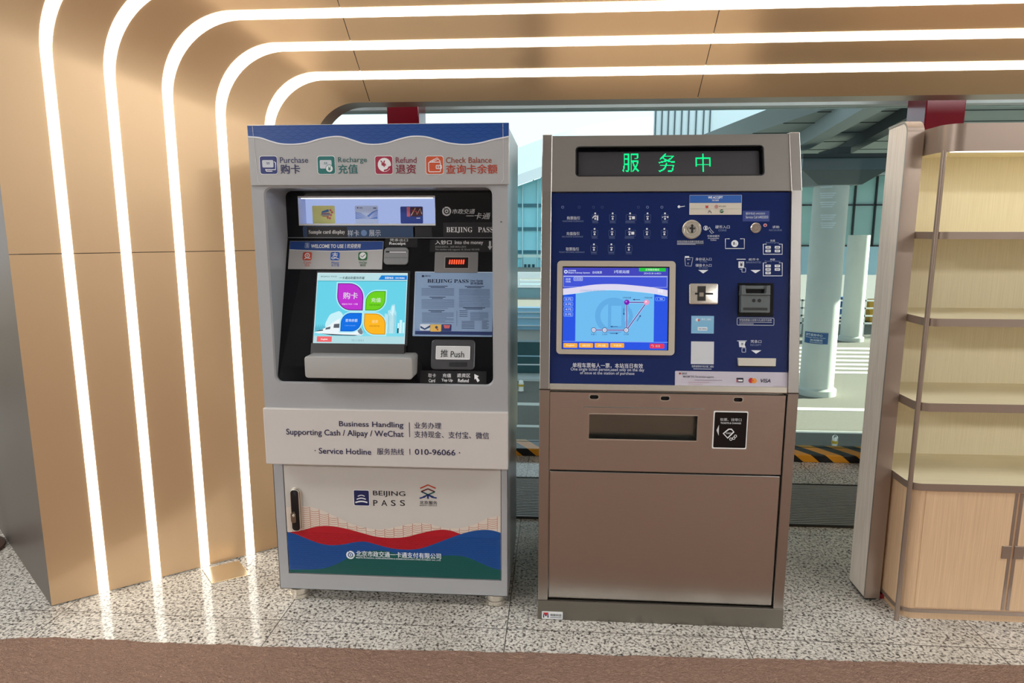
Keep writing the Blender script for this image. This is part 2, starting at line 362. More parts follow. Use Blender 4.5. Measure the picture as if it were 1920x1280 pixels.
# ---------------------------------------------------------------- lit portal frame
def pk(k):
    return dict(x=-1.842 + .1505 * k, y=2.43 + .1195 * k, z=2.455 - .0872 * k, r=.37 - .034 * k)
XS = (-.83, .582, 1.994, 3.406, 5.0)
def pathpt(k, s):                                           # s: station along the frame
    q = pk(k); kind, a = s
    if kind == 'z': return V((q['x'], q['y'], a))
    if kind == 'l': return V((q['x'], q['y'], 1.382 + (q['z'] - q['r'] - 1.382) * a))
    if kind == 'a':
        th = math.pi * (1 - a / 2); return V((q['x'] + q['r'] + q['r'] * math.cos(th), q['y'], q['z'] - q['r'] + q['r'] * math.sin(th)))
    return V((a, q['y'], q['z']))
LEG = [('z', 0.004), ('z', 1.3792)]
COR = [('z', 1.382), ('l', .5)] + [('a', i / 24) for i in range(25)] + [('x', XS[0] - .0015)]
TOPS = [[('x', XS[i] + .0015), ('x', XS[i + 1] - .0015)] for i in range(4)]
FULL = [('z', .004), ('z', 1.38), ('l', .5)] + [('a', i / 24) for i in range(25)] + [('x', XS[0]), ('x', XS[4])]
def hw(s): return .092 if s[0] in 'zl' else .092 + .045 * (s[1] if s[0] == 'a' else 1)
KO, KI = -.93, 5.0
pf = thing('portal_frame', (-1.5, 2.7, 0), 'champagne gold metal portal with five glowing curved light strips', 'light portal')
def grid(st, ks, off, m, name, flip=False):
    b = MB(); rows = []
    for s in st:
        row = []
        for k in ks: 
            p = pathpt(k, s); dk = pathpt(k + .01, s) - pathpt(k - .01, s)
            row.append((p, dk))
        rows.append(row)
    def nrm(i, j):
        a = rows[max(i - 1, 0)][j][0]; c = rows[min(i + 1, len(rows) - 1)][j][0]; nn = (c - a).cross(rows[i][j][1])
        nn = nn.normalized(); 
        return nn if nn.y < 0 else -nn
    P = [[rows[i][j][0] + nrm(i, j) * off for j in range(len(ks))] for i in range(len(rows))]
    nj = len(ks)
    b.add([p for r in P for p in r], [(i * nj + j, (i + 1) * nj + j, (i + 1) * nj + j + 1, i * nj + j + 1) for i in range(len(P) - 1) for j in range(nj - 1)], m)
    return b
ks = [KO + (KI - KO) * i / 12 for i in range(13)]
for st in [LEG, COR] + TOPS: grid(st, ks, 0, BRONZE, '').build('cladding_panel', pf, smooth=True)
grid(FULL, ks, -.006, M('portal_backing', (60, 48, 38), .6), '').build('backing_frame', pf, smooth=True)
for k in range(5):
    b = MB(); L0 = []
    for s in FULL:
        h_ = hw(s); row = []
        i = FULL.index(s); a = FULL[max(i - 1, 0)]; c = FULL[min(i + 1, len(FULL) - 1)]
        nn = (pathpt(k, c) - pathpt(k, a)).cross(pathpt(k + .01, s) - pathpt(k - .01, s)).normalized()
        if nn.y > 0: nn = -nn
        L0.append([pathpt(k - h_, s) - nn * .004, pathpt(k - h_, s) + nn * .002, pathpt(k + h_, s) + nn * .002, pathpt(k + h_, s) - nn * .004])
    b.loft(L0, STRIP, cap=True, close=True); b.build('light_strip', pf, smooth=True)
b = MB(); rows = [[pathpt(KI, s), pathpt(KI, s) + V((0, .12, 0))] for s in FULL]
b.add([p for r in rows for p in r], [(i * 2, i * 2 + 1, i * 2 + 3, i * 2 + 2) for i in range(len(rows) - 1)], BRONZE_D); b.build('inner_reveal', pf, smooth=True)
o = pathpt(KO, ('z', 0)); d = V((-.60, .50, 0)).normalized(); nrm_ = V((-d.y, d.x, 0))
b = MB(); q = [o, o + d * 1.6, o + d * 1.6 - nrm_ * .03, o - nrm_ * .03]
if (q[3] - CAM).length < (q[0] - CAM).length: q = [o, o + d * 1.6, o + d * 1.6 + nrm_ * .03, o + nrm_ * .03]
b.prism([(p.x, p.y) for p in q], .0, 2.62, RETURN); b.build('return_panel', pf, label='grey metal end panel of the portal')

# ---------------------------------------------------------------- transit card machine (left)
cm = thing('card_machine', (-.635, 2.68, 0), 'grey and white transit card machine with blue wave header and touchscreen', 'card machine')
XA, XB, YF, YB = -1.088, -.177, 2.37, 2.965
OX0, OX1, OZ0, OZ1 = -1.044, -.226, .908, 1.619
F = Pl((0, YF, 0)); b = MB()
outer = [(XA, .80), (XB, .80), (XB, 1.622), (XA, 1.622)]; hole = rrect(OX0, OZ0, OX1, OZ1, .028, 6)
b.poly(F, outer, 0, GREY, [hole])
b.loft([[F.at(u, v, 0) for u, v in hole], [F.at(u, v, -.006) for u, v in rrect(OX0 + .005, OZ0 + .005, OX1 - .005, OZ1 - .005, .026, 6)], [F.at(u, v, -.19) for u, v in rrect(OX0 + .006, OZ0 + .005, OX1 - .006, OZ1 - .005, .024, 6)]], GREY, cap=False)
b.box(XA, XB, YF + .29, YB, .60, 1.822, GREY)
for x0, x1 in ((XA, XA + .018), (XB - .018, XB)): b.box(x0, x1, YF + .0005, YF + .29, .6, 1.822, GREY)
b.box(XA + .002, XB - .002, YF + .001, YF + .292, 1.64, 1.820, GREY); b.box(XA + .002, XB - .002, YF + .001, YF + .292, .602, .89, GREY)
b.box(-.202, -.196, YF - .002, YF, 1.495, 1.4975, BLACK); b.box(-.57, -.55, YF - .0012, YF, 1.6255, 1.6275, BLACK)
b.build('housing', cm)
# header with print
HP = Pl((0, 2.362, 0)); b = MB().box(-1.086, -.171, 2.362, 2.374, 1.622, 1.828, FILM).bev(.003)
I = Ink(b, HP, .0008)
wave = [(90, 165), (170, 172), (240, 195), (310, 212), (400, 215), (480, 205), (560, 182), (640, 166), (710, 165), (780, 185), (860, 210), (940, 216), (1020, 205), (1100, 180), (1180, 163), (1270, 165), (1350, 185), (1430, 207), (1540, 217), (1640, 205), (1720, 185), (1830, 163)]
z1 = lambda x, y: (440 + x * .28125, 210 + y * .28125)
wv = spline([z1(*p) for p in wave], 6); top = HP.uv(700, 237)[1]; top = 1.826
uvw = [HP.uv(*p) for p in wv]; uvw = [(max(-1.0845, min(-.1725, u)), v_) for u, v_ in uvw]
I.b.poly(HP, uvw + [(-.1725, top), (-1.0845, top)], .0008, M('header_blue', (34, 78, 150), .2, coat=.3))
b.line(HP, uvw, .0045, .0013, ink(225, 228, 232))
BW = M('header_blue_line', (24, 60, 128), .25)
for r_ in range(5):
    for c_ in range(26):
        x0 = -1.08 + c_ * .035 + (r_ % 2) * .0175; v0 = 1.776 + r_ * .0105
        wvf = ycurve(uvw)
        if v0 > wvf(x0 + .0175) + .006 and x0 + .035 < -.173:
            b.line(HP, [(x0 + .035 * t / 6, v0 + .006 * math.sin(math.pi * t / 6)) for t in range(7)], .0012, .0012, BW)
b.line(HP, [(-1.066, 1.824), (-1.058, 1.635), (-1.05, 1.63)], .0014, .0012, ink(205, 206, 208)); b.line(HP, [(-.192, 1.824), (-.19, 1.64), (-.198, 1.63)], .0014, .0012, ink(205, 206, 208))
NV, GN, CR, OR = ink(32, 44, 110), ink(20, 110, 105), ink(160, 36, 66), ink(200, 84, 48); W = ink(232, 232, 232); WG = ink(200, 204, 210)
I2 = I
for (x0, m) in ((488, NV), (596, GN), (704, CR), (799, OR)):
    I.R(x0 - 1, 292, x0 + 33, 327, W, 1, 4.5); I.R(x0, 293, x0 + 32, 326, m, 2, 4)
I.R(492, 300, 513, 314, WG, 3, 2); I.L([(514, 303), (517, 305), (517, 318), (499, 318)], 1.6, W, 3); I.L([(511, 321), (500, 321), (498, 317)], 1.5, W, 3); I.T('S5', 500, 304, 506, 308, NV, lay=4)
I.R(600, 300, 622, 316, WG, 3, 2); I.D(618, 316, 7.2, GN, 4); I.D(618, 316, 6.2, W, 5); I.T('¥', 615, 312, 621, 320, GN, .02, lay=6); I.T('S5', 608, 304, 614, 308, GN, lay=4)
I.D(721, 309, 12.5, W, 3); I.T('¥', 713, 301, 724, 313, CR, .03, -.25, lay=4); I.L([(720, 320), (727, 318), (731, 312)], 3, CR, 4); I.G([(727, 314), (734, 310), (733, 317)], CR, 5)
I.O(804, 304, 826, 322, 1.4, W, 3, 2); I.L([(806, 303), (820, 296), (826, 303)], 1.4, W, 3); I.L([(810, 303), (821, 299)], 1.2, W, 3); I.O(818, 310, 828, 316, 1.4, W, 4, 1); I.D(822, 313, 1.3, W, 4)
for s, x0, x1, c_ in (('Purchase', 525, 578, (44, 48, 92)), ('Recharge', 634, 688, (30, 92, 92)), ('Refund', 742, 781, (128, 44, 64)), ('Check Balance', 836, 922, (150, 70, 50))):
    I.T(s, x0, 294.5, x1, 305.5 if s[0] == 'C' or 'g' not in s else 307, ink(*c_), .004)
for s, x0, x1, c_ in (('购卡', 526, 563, (24, 28, 84)), ('充值', 634, 671, (16, 100, 98)), ('退资', 742, 780, (130, 20, 48)), ('查询卡余额', 836, 933, (176, 60, 36))):
    I.T(s, x0, 308, x1, 326, ink(*c_), .03)
b.build('header_panel', cm, label='glossy header panel with blue wave and four service icons')
# black fascia (upper, upright) with the lit sample display cut into it
UF = Pl((0, 2.55, 0)); wq = UF.box(560, 369, 816, 421); b = MB()
b.poly(UF, [(OX0 - .004, 1.436), (OX1 + .004, 1.436), (OX1 + .004, OZ1 + .002), (OX0 - .004, OZ1 + .002)], 0, BLACKG, [[(wq[0], wq[1]), (wq[2], wq[1]), (wq[2], wq[3]), (wq[0], wq[3])]])
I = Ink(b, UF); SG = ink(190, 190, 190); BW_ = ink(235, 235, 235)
I.R(568, 424, 778, 444.5, ink(46, 74, 112), 0, 3); I.R(576, 425, 651, 444.5, ink(30, 30, 34), 1); I.R(775, 425, 810, 444, ink(28, 29, 34), 0)  # the wide blue band is a reflection painted flat onto the fascia
I.T('𝐒𝐚𝐦𝐩𝐥𝐞 𝐜𝐚𝐫𝐝 𝐝𝐢𝐬𝐩𝐥𝐚𝐲', 579, 431, 647, 440, BW_, 0, lay=2); I.T('样卡', 652, 431, 673.5, 443, ink(205, 214, 226), .01, lay=2); I.D(682.5, 436.5, 5.6, ink(112, 146, 194), 2); I.T('展示', 692, 431, 714, 443, ink(205, 214, 226), .01, lay=2)
I.R(831, 417, 926, 447, ink(22, 23, 28), 0); I.T('𝐁𝐄𝐈𝐉𝐈𝐍𝐆   𝐏𝐀𝐒𝐒', 837, 425.5, 925, 436.5, BW_, 0)
I.C(837.5, 396, 7, 3, SG, 1, 130, 330); I.C(837.5, 396, 7, 3, SG, 1, -40, 120); I.C(837.5, 396, 2.6, 2, SG, 1)
I.T('市政交通', 848, 391.5, 891, 401, SG, .03, .25); I.T('一卡通', 874, 398.5, 920, 411, SG, .03, .25)
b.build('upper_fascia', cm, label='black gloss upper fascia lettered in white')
b = MB(); D_ = .075; bl = (wq[0], wq[1], wq[2], wq[3])
b.rect(UF, *bl, -D_, lit(176, 194, 246, .78))
LINER = M('display_liner', (200, 210, 240), .5); u0, v0, u1, v1 = bl
for A, B_ in (((u0, v0), (u1, v0)), ((u1, v0), (u1, v1)), ((u1, v1), (u0, v1)), ((u0, v1), (u0, v0))):
    b.face([UF.at(*A, 0), UF.at(*B_, 0), UF.at(*B_, -D_), UF.at(*A, -D_)], LINER)
b.slab(UF, [(u0, v0), (u1, v0), (u1, v0 + .004), (u0, v0 + .004)], -D_ + .001, -.03, LINER)
b.slab(UF, [(u0 + .01, v1 - .006), (u1 - .01, v1 - .006), (u1 - .01, v1 - .001), (u0 + .01, v1 - .001)], -.012, -.004, lit(255, 255, 255, 2.0))
b.build('display_recess', cm, label='softly lit pale blue sample display recess')
b = MB(); b.line(UF, [(u0, v0), (u1, v0), (u1, v1), (u0, v1)], .007, .002, M('display_frame', (232, 236, 240), .3), True); b.build('display_frame', cm)
# lower fascia (leaning)
LF = Pl((0, 2.379, .907), (1, 0, 0), (0, .171, .533)); LH = math.hypot(.171, .533) - .004; b = MB()
b.rect(LF, OX0 - .004, -.006, OX1 + .004, LH, 0, BLACKG)
I = Ink(b, LF)
b.box(OX0, OX1, 2.541, 2.552, 1.437, 1.4405, M('ledge', (120, 122, 128), .3, .6))
b.build('lower_fascia', cm, label='black gloss leaning lower fascia')
def plate(name, q, h, m, r=.004, parent=cm, pl=LF, label=None, fn=None, smooth=False):
    bb = MB(); bb.slab(pl, rrect(*q, r, 4), 0.0005, h, m)
    if fn: fn(Ink(bb, pl, h + .0004))
    return bb.build(name, parent, smooth=smooth, label=label)
def welcome(I):
    u0, v0, u1, v1 = LF.box(543, 453, 717.5, 505); h = v1 - v0
    pts = [(u0, v1)] + [(u0 + (u1 - u0) * t / 12, v1 - h * (.30 + .05 * math.sin(math.pi * t / 12))) for t in range(13)] + [(u1, v1)]
    I.b.poly(LF, pts[::-1], I.o, ink(24, 66, 140)); I.b.line(LF, pts[1:-1], .002, I.o + .0004, W)
    I.O(573, 456, 580, 465, 1, ink(150, 170, 205), 1); I.T('B', 575, 457, 579, 464, ink(190, 205, 226)); 
    I.T('WELCOME TO USE', 584, 458.5, 645, 465.5, W, .03, lay=2); I.R(648, 458, 649, 466, W, 2); I.T('欢迎使用', 651, 457.5, 677, 466, W, .03, .1, lay=2)
    for x, m, s, z in ((577, ink(196, 72, 48), 'Cash', '现金'), (629, ink(20, 84, 176), 'Alipay', '支付宝'), (681, ink(22, 100, 52), 'WeChat', '微信')):
        I.R(x - 8.5, 473, x + 8.5, 488.5, m, 1, 3); wd = 7 if s == 'Cash' else 7.5
        I.T(s, x - wd, 490.5, x + wd, 494.8 if s != 'Alipay' else 496, m, .006); I.T(z, x - wd + (2 if s != 'Alipay' else 0), 495.5, x + wd - (2 if s != 'Alipay' else 0), 500, m, .01)
    I.C(577, 479.5, 4, 1.6, W, 3); I.T('¥', 575.4, 477.4, 578.6, 481.6, W, .02, lay=3); I.L([(571, 486), (576, 484), (583, 485)], 1.3, W, 3)
    I.L([(624, 476.5), (634, 476.5)], 1.4, W, 3); I.L([(629, 474), (629, 480)], 1.4, W, 3); I.L([(625, 479.5), (633.5, 479.5), (630, 484), (625, 486), (622, 484), (625, 482), (636, 486)], 1.5, W, 3)
    I.D(681, 480, 6.3, W, 3); I.L([(677, 480), (680, 482.5), (685.5, 477.5)], 1.3, ink(22, 80, 42), 4)
plate('welcome_sign', LF.box(542.5, 452.5, 718, 505), .004, M('sign_grey', (182, 180, 178), .3), .002, fn=welcome, label='grey payment sign with blue welcome heading')
DK = M('label_black', (24, 24, 26), .3)
def rlab(I): I.T('凭条出口', 731, 447.5, 765, 453, W, .015); I.T('Receipt', 730, 454, 761, 460.5, W, .03)
plate('receipt_label', LF.box(722, 446.5, 783, 463.5), .0015, DK, .001, fn=rlab)
b = MB(); q = LF.box(721, 465, 766.5, 497); b.slab(LF, rrect(*q, .014, 6), 0, .012, GREYD).bev(.003)
I = Ink(b, LF, .0125); I.R(725, 472, 764, 475, BLACK); I.R(732, 473.2, 763, 475, ink(235, 235, 235), 1); I.R(722.5, 484, 765, 485, ink(96, 96, 98))
b.build('receipt_slot', cm, label='grey rounded receipt outlet')
def mlab(I):
    I.T('入钞口', 816, 450.5, 847, 458.5, W, .03); I.T('Into the money', 853, 451, 906, 460, W, .006); I.G([(917, 452), (920.5, 452), (920.5, 462), (923, 462), (918.5, 469), (914.5, 462), (917, 462)], SG, 1)
    I.T('本机仅支持10、20至100元人民币', 816, 461, 874, 464.6, ink(170, 170, 170), 0); I.T('This machine only supports 10, 20 and 100 RMB', 816, 466.3, 899, 470.4, ink(165, 165, 165), 0)
plate('money_label', LF.box(806, 449, 925, 472), .0015, DK, .001, fn=mlab)
b = MB(); b.slab(LF, rrect(*LF.box(815.5, 473, 897, 512), .004, 4), 0, .008, M('acceptor_grey', (122, 120, 120), .35)).bev(.002)
I = Ink(b, LF, .0088); I.R(834, 482, 880, 505, ink(150, 146, 140), 0, 1); I.R(835.5, 483.5, 878.5, 503.5, M('led_black', (18, 6, 8), .2), 1)
b.build('banknote_acceptor', cm, label='grey banknote acceptor plate')
b = MB(); I = Ink(b, LF, .0095)
for k in range(7):
    x = 843.4 + k * 4.3; I.L([(x, 496.3), (x + 1.2, 488)], 2.5, lit(255, 70, 40, 2.2))
b.build('counter_digits', bpy.data.objects['banknote_acceptor'], label='row of glowing red digits')
def guide(I):
    T = ink(44, 58, 92); T2 = ink(92, 112, 146); q = LF.box(777, 510, 926, 632)
    I.R(779, 621.5, 925, 628, ink(30, 50, 104), 1); I.R(779, 617, 845, 622, ink(118, 146, 190), 0)
    I.R(791.5, 516.5, 796, 520, ink(18, 26, 60), 1); I.T('BEIJING PASS', 798, 516.5, 808, 520, T, .01)
    I.T('𝐁𝐄𝐈𝐉𝐈𝐍𝐆 𝐏𝐀𝐒𝐒', 802, 524, 879, 531.5, ink(20, 28, 60), 0); I.T('User Guide', 882, 525, 906, 528.5, T, .02); I.T('使用指南', 882, 529.2, 906, 534.5, T)
    r = random.Random(3)
    def para(x0, x1, y0, y1, st, m=T2):
        y = y0
        while y < y1: I.R(x0, y, x1 - (r.random() * (x1 - x0) * .3 if r.random() < .2 else 0), y + .75, m, 1); y += st
    for x0, x1, y in ((804, 840, 536.5), (806, 836, 557), (804, 834, 582), (872, 908, 537), (869, 910, 577)):
        I.R(x0, y, x1, y + 1.2, T, 1); I.R(x0 + 4, y + 2.3, x1 - 5, y + 3.4, T, 1)
    para(791, 852, 541, 554, 2.1); para(791, 852, 562, 580, 2.3); para(792, 851, 586.5, 606, 2.2); para(861, 919, 542.5, 555, 1.9); para(861, 919, 556.5, 576, 2.4)
    para(862, 877, 583, 596, 3.4, T); para(882, 916, 586, 601, 2, T2); para(866, 890, 602.5, 616, 2.6, T); para(904, 917, 602.5, 616, 2.6, T)
    I.L([(857, 583), (857, 612)], .5, T2, 1)
    I.R(788, 608, 807, 620, ink(214, 222, 232), 2, 1.4); I.G([(789, 611), (797, 616), (807, 610), (807, 614), (797, 619), (789, 615)], ink(44, 74, 126), 3)
    I.R(807.5, 608.5, 827.5, 622, ink(226, 184, 92), 2, 1.4); I.D(819, 614, 2.6, ink(74, 70, 92), 3); I.D(821, 618, 1.8, ink(206, 84, 78), 3)
    I.R(828.5, 608.5, 847, 621, ink(44, 54, 110), 2, 1.4); I.G([(832, 609.5), (845, 610), (843, 616), (834, 616)], ink(206, 100, 104), 3)
    I.L([(779, 510.5), (926, 511.5)], 1, ink(215, 228, 238), 2); I.L([(779.5, 510), (776.7, 628)], .8, ink(205, 218, 230), 2)
plate('guide_sheet', LF.box(776.5, 510, 924.5, 631), .006, M('sheet_blue', (140, 166, 198), .25), .003, fn=guide, label='pale blue printed user guide sheet under a clear cover')
# touch screen
b = MB(); sq = LF.box(590, 508, 767, 648); b.slab(LF, rrect(*sq, .004, 3), 0, .004, BLACK)
I = Ink(b, LF, .0046); q0 = LF.box(592, 512, 762, 645); U0, V0, U1, V1 = q0
def sc(x, y): return (U0 + (U1 - U0) * (x - 112) / (1605 - 112), V1 + (V0 - V1) * (y - 98) / (1235 - 98))
def SP(pts, m, lay, n=0): b.poly(LF, [sc(*p) for p in (spline(pts + [pts[0]], n)[:-1] if n else pts)], .0046 + lay * .0003, m)
def SR(x0, y0, x1, y1, m, lay): a, c = sc(x0, y1), sc(x1, y0); b.rect(LF, a[0], a[1], c[0], c[1], .0046 + lay * .0003, m)
def ST(s, x0, y0, x1, y1, m, bold=.01, lay=6, sh=0): a, c = sc(x0, y1), sc(x1, y0); b.text(LF, s, a[0], a[1], c[0], c[1], .0046 + lay * .0003, m, bold, sh)
SR(112, 98, 1605, 1235, lit(238, 250, 252), 0); SR(120, 106, 1598, 1228, lit(104, 210, 232), 1)
SR(120, 106, 1598, 232, lit(186, 222, 226), 2); SR(120, 228, 1598, 240, lit(70, 176, 198), 3)
ST('BEIJING PASS', 175, 150, 440, 178, lit(84, 104, 112), 0); ST('一卡通自助服务终端', 480, 158, 900, 205, lit(20, 28, 34), .02, 6, .15)
SP([(1130, 210), (1175, 138), (1600, 138), (1600, 210)], lit(20, 130, 214), 4); ST('客服电话：010-96066', 1235, 160, 1560, 196, lit(240, 250, 255), .02)
SP([(1260, 1060), (1260, 750), (1310, 750), (1310, 700), (1350, 690), (1370, 610), (1420, 600), (1430, 690), (1450, 730), (1450, 1060)], lit(170, 226, 240), 2)
for x0, y0, x1 in ((1290, 770, 1320), (1372, 630, 1412), (1345, 720, 1366), (1510, 850, 1550), (1480, 900, 1504), (1560, 890, 1590)): SR(x0, y0, x1, 1060, lit(208, 244, 250), 3)
for k in range(9): SR(1300 + k * 17, 740 + 20 * (k % 3), 1304 + k * 17, 1055, lit(60, 150, 176), 4)
SR(1478, 980, 1500, 1060, lit(24, 40, 52), 4); SR(120, 1060, 1598, 1115, lit(128, 218, 236), 3)
SP([(300, 900), (360, 780), (440, 740), (520, 720), (580, 790), (560, 880), (440, 960), (300, 980)], lit(200, 240, 248), 2, 4)
for k in range(16): SR(130 + k * 11, 960 + 28 * math.sin(k * 2.1), 136 + k * 11, 1050, lit(70, 150, 170), 3)
SP([(120, 1060), (300, 985), (480, 860), (600, 820), (760, 860), (880, 960), (920, 1050), (905, 1095), (780, 1105), (420, 1100), (200, 1075)], lit(236, 246, 250), 5, 5)
SP([(880, 960), (918, 1045), (905, 1085), (850, 1060), (820, 985)], lit(120, 130, 140), 6, 4); SP([(440, 925), (560, 915), (560, 985), (435, 985)], lit(90, 96, 104), 6); SP([(310, 985), (385, 965), (380, 1005), (300, 1015)], lit(90, 100, 110), 6); SP([(160, 1035), (265, 1012), (265, 1032), (160, 1045)], lit(40, 46, 52), 6); SP([(200, 1075), (600, 1090), (860, 1095), (905, 1080), (780, 1108), (420, 1103)], lit(70, 80, 90), 6)
SR(120, 1112, 1598, 1228, lit(178, 220, 226), 4); SR(172, 1122, 416, 1208, lit(240, 104, 108), 5); ST('English', 240, 1155, 350, 1185, lit(255, 236, 236), .03); ST('V2.1.10.0.1', 740, 1165, 940, 1195, lit(120, 150, 158), 0)
def petal(x0, y0, x1, y1, rounds, edge, fill, lay):
    def sh(d):
        X0, Y0, X1, Y1 = x0 + d, y0 + d, x1 - d, y1 - d; R_ = min(X1 - X0, Y1 - Y0) * .55; out = []
        for cx, cy, sx, sy, a0, key in ((X0, Y0, 1, 1, 180, 0), (X1, Y0, -1, 1, 270, 1), (X1, Y1, -1, -1, 0, 2), (X0, Y1, 1, -1, 90, 3)):
            if key in rounds:
                for i in range(11):
                    a = math.radians(a0 + 9 * i); out.append((cx + sx * R_ + R_ * math.cos(a), cy + sy * R_ + R_ * math.sin(a)))
            else: out.append((cx, cy))
        return out
    SP(sh(-20), lit(176, 236, 246), lay); SP(sh(0), edge, lay + 1); SP(sh(12), fill, lay + 2)
petal(465, 270, 900, 705, (1, 3), lit(96, 10, 120), lit(190, 50, 206), 7); petal(940, 392, 1262, 705, (0, 2), lit(60, 150, 30), lit(108, 208, 26), 7)
petal(550, 745, 890, 1040, (0, 2), lit(0, 84, 190), lit(8, 112, 228), 7); petal(930, 752, 1285, 1085, (1, 3), lit(206, 140, 20), lit(252, 182, 32), 7)
ST('购卡', 565, 415, 808, 525, lit(226, 220, 232), .02, 11); ST('BEIJING PASS 一卡通', 555, 592, 812, 622, lit(250, 226, 250), .01, 11); ST('充值', 1030, 500, 1190, 575, lit(220, 236, 216), .02, 11); ST('CARD RECHARGE', 1000, 605, 1190, 626, lit(40, 104, 20), 0, 11)
ST('查询余额', 625, 840, 825, 890, lit(220, 238, 255), .01, 11); ST('CARD INQUIRY', 620, 940, 800, 960, lit(120, 180, 250), 0, 11); ST('退资', 1060, 855, 1160, 905, lit(255, 226, 170), .01, 11); ST('CARD REFUND', 1020, 940, 1190, 962, lit(150, 96, 10), 0, 11)
b.build('touch_screen', cm, label='bright cyan touchscreen with four petal buttons')
# keyboard box, push flap and lower label
b = MB(); q = LF.box(588, 646, 761, 670); b.slab(LF, [(q[0], q[1]), (q[2], q[1]), (q[2], q[3]), (q[0], q[3])], .001, .03, M('tray_dark', (46, 44, 42), .4)); b.build('keyboard_hood', cm)
KP = Pl((0, 2.315, 0)); q = KP.box(571, 669, 773, 710); b = MB(); b.slab(KP, rrect(*q, .012, 5), -.11, 0, M('box_grey', (170, 168, 164), .35)).bev(.004, 3, 50); b.build('keyboard_box', cm, label='pale grey protruding keypad box', smooth=True)
b = MB(); q = LF.box(809, 637, 891, 693); b.slab(LF, rrect(*q, .014, 6), 0, .008, M('flap_grey', (66, 66, 68), .3)).bev(.003); b.build('push_surround', cm)
ps = bpy.data.objects['push_surround']
def push(I):
    I.O(819, 650, 881.5, 673.5, 1.4, ink(232, 232, 230), 1); I.T('推', 827, 656, 841, 670, ink(30, 30, 32), .005, lay=2); I.T('Push', 846, 659, 871, 670.5, ink(34, 34, 36), .004, lay=2)
bb = MB(); q = LF.box(818, 649.5, 882, 674.5); bb.slab(LF, rrect(*q, .003, 3), .008, .0115, M('flap_white', (204, 204, 202), .3)); push(Ink(bb, LF, .0119)); bb.build('push_flap', ps, label='white push flap')
bb = MB(); q = LF.box(843, 679.5, 876, 688); bb.slab(LF, rrect(*q, .003, 3), .008, .0095, M('slot_dark', (38, 38, 40), .3)); bb.build('flap_grip', ps)
def clab(I):
    for s, x0, x1 in (('取卡', 803, 817.5), ('充值', 830, 846), ('退资区', 857, 882)): I.T(s, x0, 700, x1, 707.5, W, .02)
    for s, x0, x1 in (('Card', 804, 816), ('Top Up', 828, 849), ('Refund', 859, 879)): I.T(s, x0, 710, x1, 716.5, W, .02)
    I.G([(889.5, 701), (898, 705), (895.2, 707.2), (899.5, 713.5), (895.5, 716.5), (892, 709.5), (889.8, 711.5)], W, 1)
plate('card_label', LF.box(788, 695, 912, 719), .0015, DK, .001, fn=clab)
# service band
BP = Pl((0, 2.356, 0)); b = MB().box(-1.091, -.175, 2.356, 2.376, .597, .815, WHITE).bev(.004)
I = Ink(b, BP, .0008); TX = ink(40, 42, 78)
for s, x0, y0, x1, y1 in (('Business Handling', 636, 790, 756.5, 803), ('Supporting Cash / Alipay / WeChat', 537, 805.5, 757, 820), ('· Service Hotline', 590, 840, 696, 851), ('服务热线', 707, 840, 757.5, 852.5), ('010-96066 ·', 778, 842, 863, 853), ('业务办理', 777, 791.5, 827.5, 803.5), ('支持现金、支付宝、微信', 777, 808.5, 917, 821.5)):
    I.T(s, x0, y0, x1, y1, TX, .012)
I.R(767.2, 791.5, 768.4, 819, TX); I.R(768, 841, 769.2, 852, TX)
b.build('service_band', cm, label='projecting white band with service hotline lettering')
# lower cabinet
LY = 2.42; LP = Pl((0, LY, 0)); b = MB(); LX0, LX1, LZ0, LZ1 = -1.094, -.181, .055, .60
dq = LP.box(536, 873, 940, 1083); dq = (dq[0], LP.uv(737, 1081)[1], dq[2], .585)
b.poly(LP, [(LX0, LZ0), (LX1, LZ0), (LX1, LZ1), (LX0, LZ1)], 0, GREY, [[(dq[0], dq[1]), (dq[2], dq[1]), (dq[2], dq[3]), (dq[0], dq[3])]])
b.box(LX0, LX1, LY + .02, YB - .02, LZ0, LZ1, GREY)
for A in ((LX0, LX0 + .002), (LX1 - .002, LX1)): b.box(*A, LY, LY + .02, LZ0, LZ1, GREY)
b.box(LX0, LX1, LY, LY + .02, LZ0, LZ0 + .002, GREY); b.build('lower_cabinet', cm)
b = MB(); b.box(dq[0] + .002, dq[2] - .002, LY + .002, LY + .02, dq[1] + .002, dq[3] - .002, M('door_white', (200, 194, 186), .3)); DP = Pl((0, LY + .002, 0)); I = Ink(b, DP, .0006)
z4 = lambda p: DP.uv(480 + p[0] * .28125, 840 + p[1] * .28125)
cv = {}
for nm, pts in dict(pat=[(192, 395), (270, 386), (340, 388), (430, 410), (540, 460), (650, 508), (760, 535), (850, 540), (950, 520), (1060, 498), (1150, 502), (1250, 530), (1350, 532), (1450, 510), (1550, 465), (1640, 450)],
    red=[(192, 562), (300, 548), (400, 522), (500, 518), (600, 535), (700, 562), (800, 588), (900, 597), (1000, 590), (1100, 565), (1200, 545), (1280, 545), (1380, 574), (1500, 600), (1640, 620)],
    blue=[(192, 553), (260, 570), (330, 598), (420, 632), (500, 645), (580, 640), (660, 625), (730, 622), (800, 640), (900, 665), (1000, 675), (1090, 668), (1180, 640), (1280, 602), (1370, 570), (1450, 550), (1520, 543), (1580, 548), (1640, 566)],
    green=[(192, 806), (300, 808), (400, 805), (470, 795), (550, 765), (620, 725), (700, 695), (800, 680), (870, 685), (950, 705), (1010, 722), (1100, 730), (1200, 718), (1330, 714), (1420, 730), (1500, 765), (1580, 798), (1640, 812)]).items():
    c_ = [z4(p) for p in spline(pts, 5)]; c_ = [(min(max(u, dq[0] + .003), dq[2] - .003), v_) for u, v_ in c_]
    cv[nm] = [c_[0]] + [q for p_, q in zip(c_, c_[1:]) if q[0] > p_[0] + 1e-5]
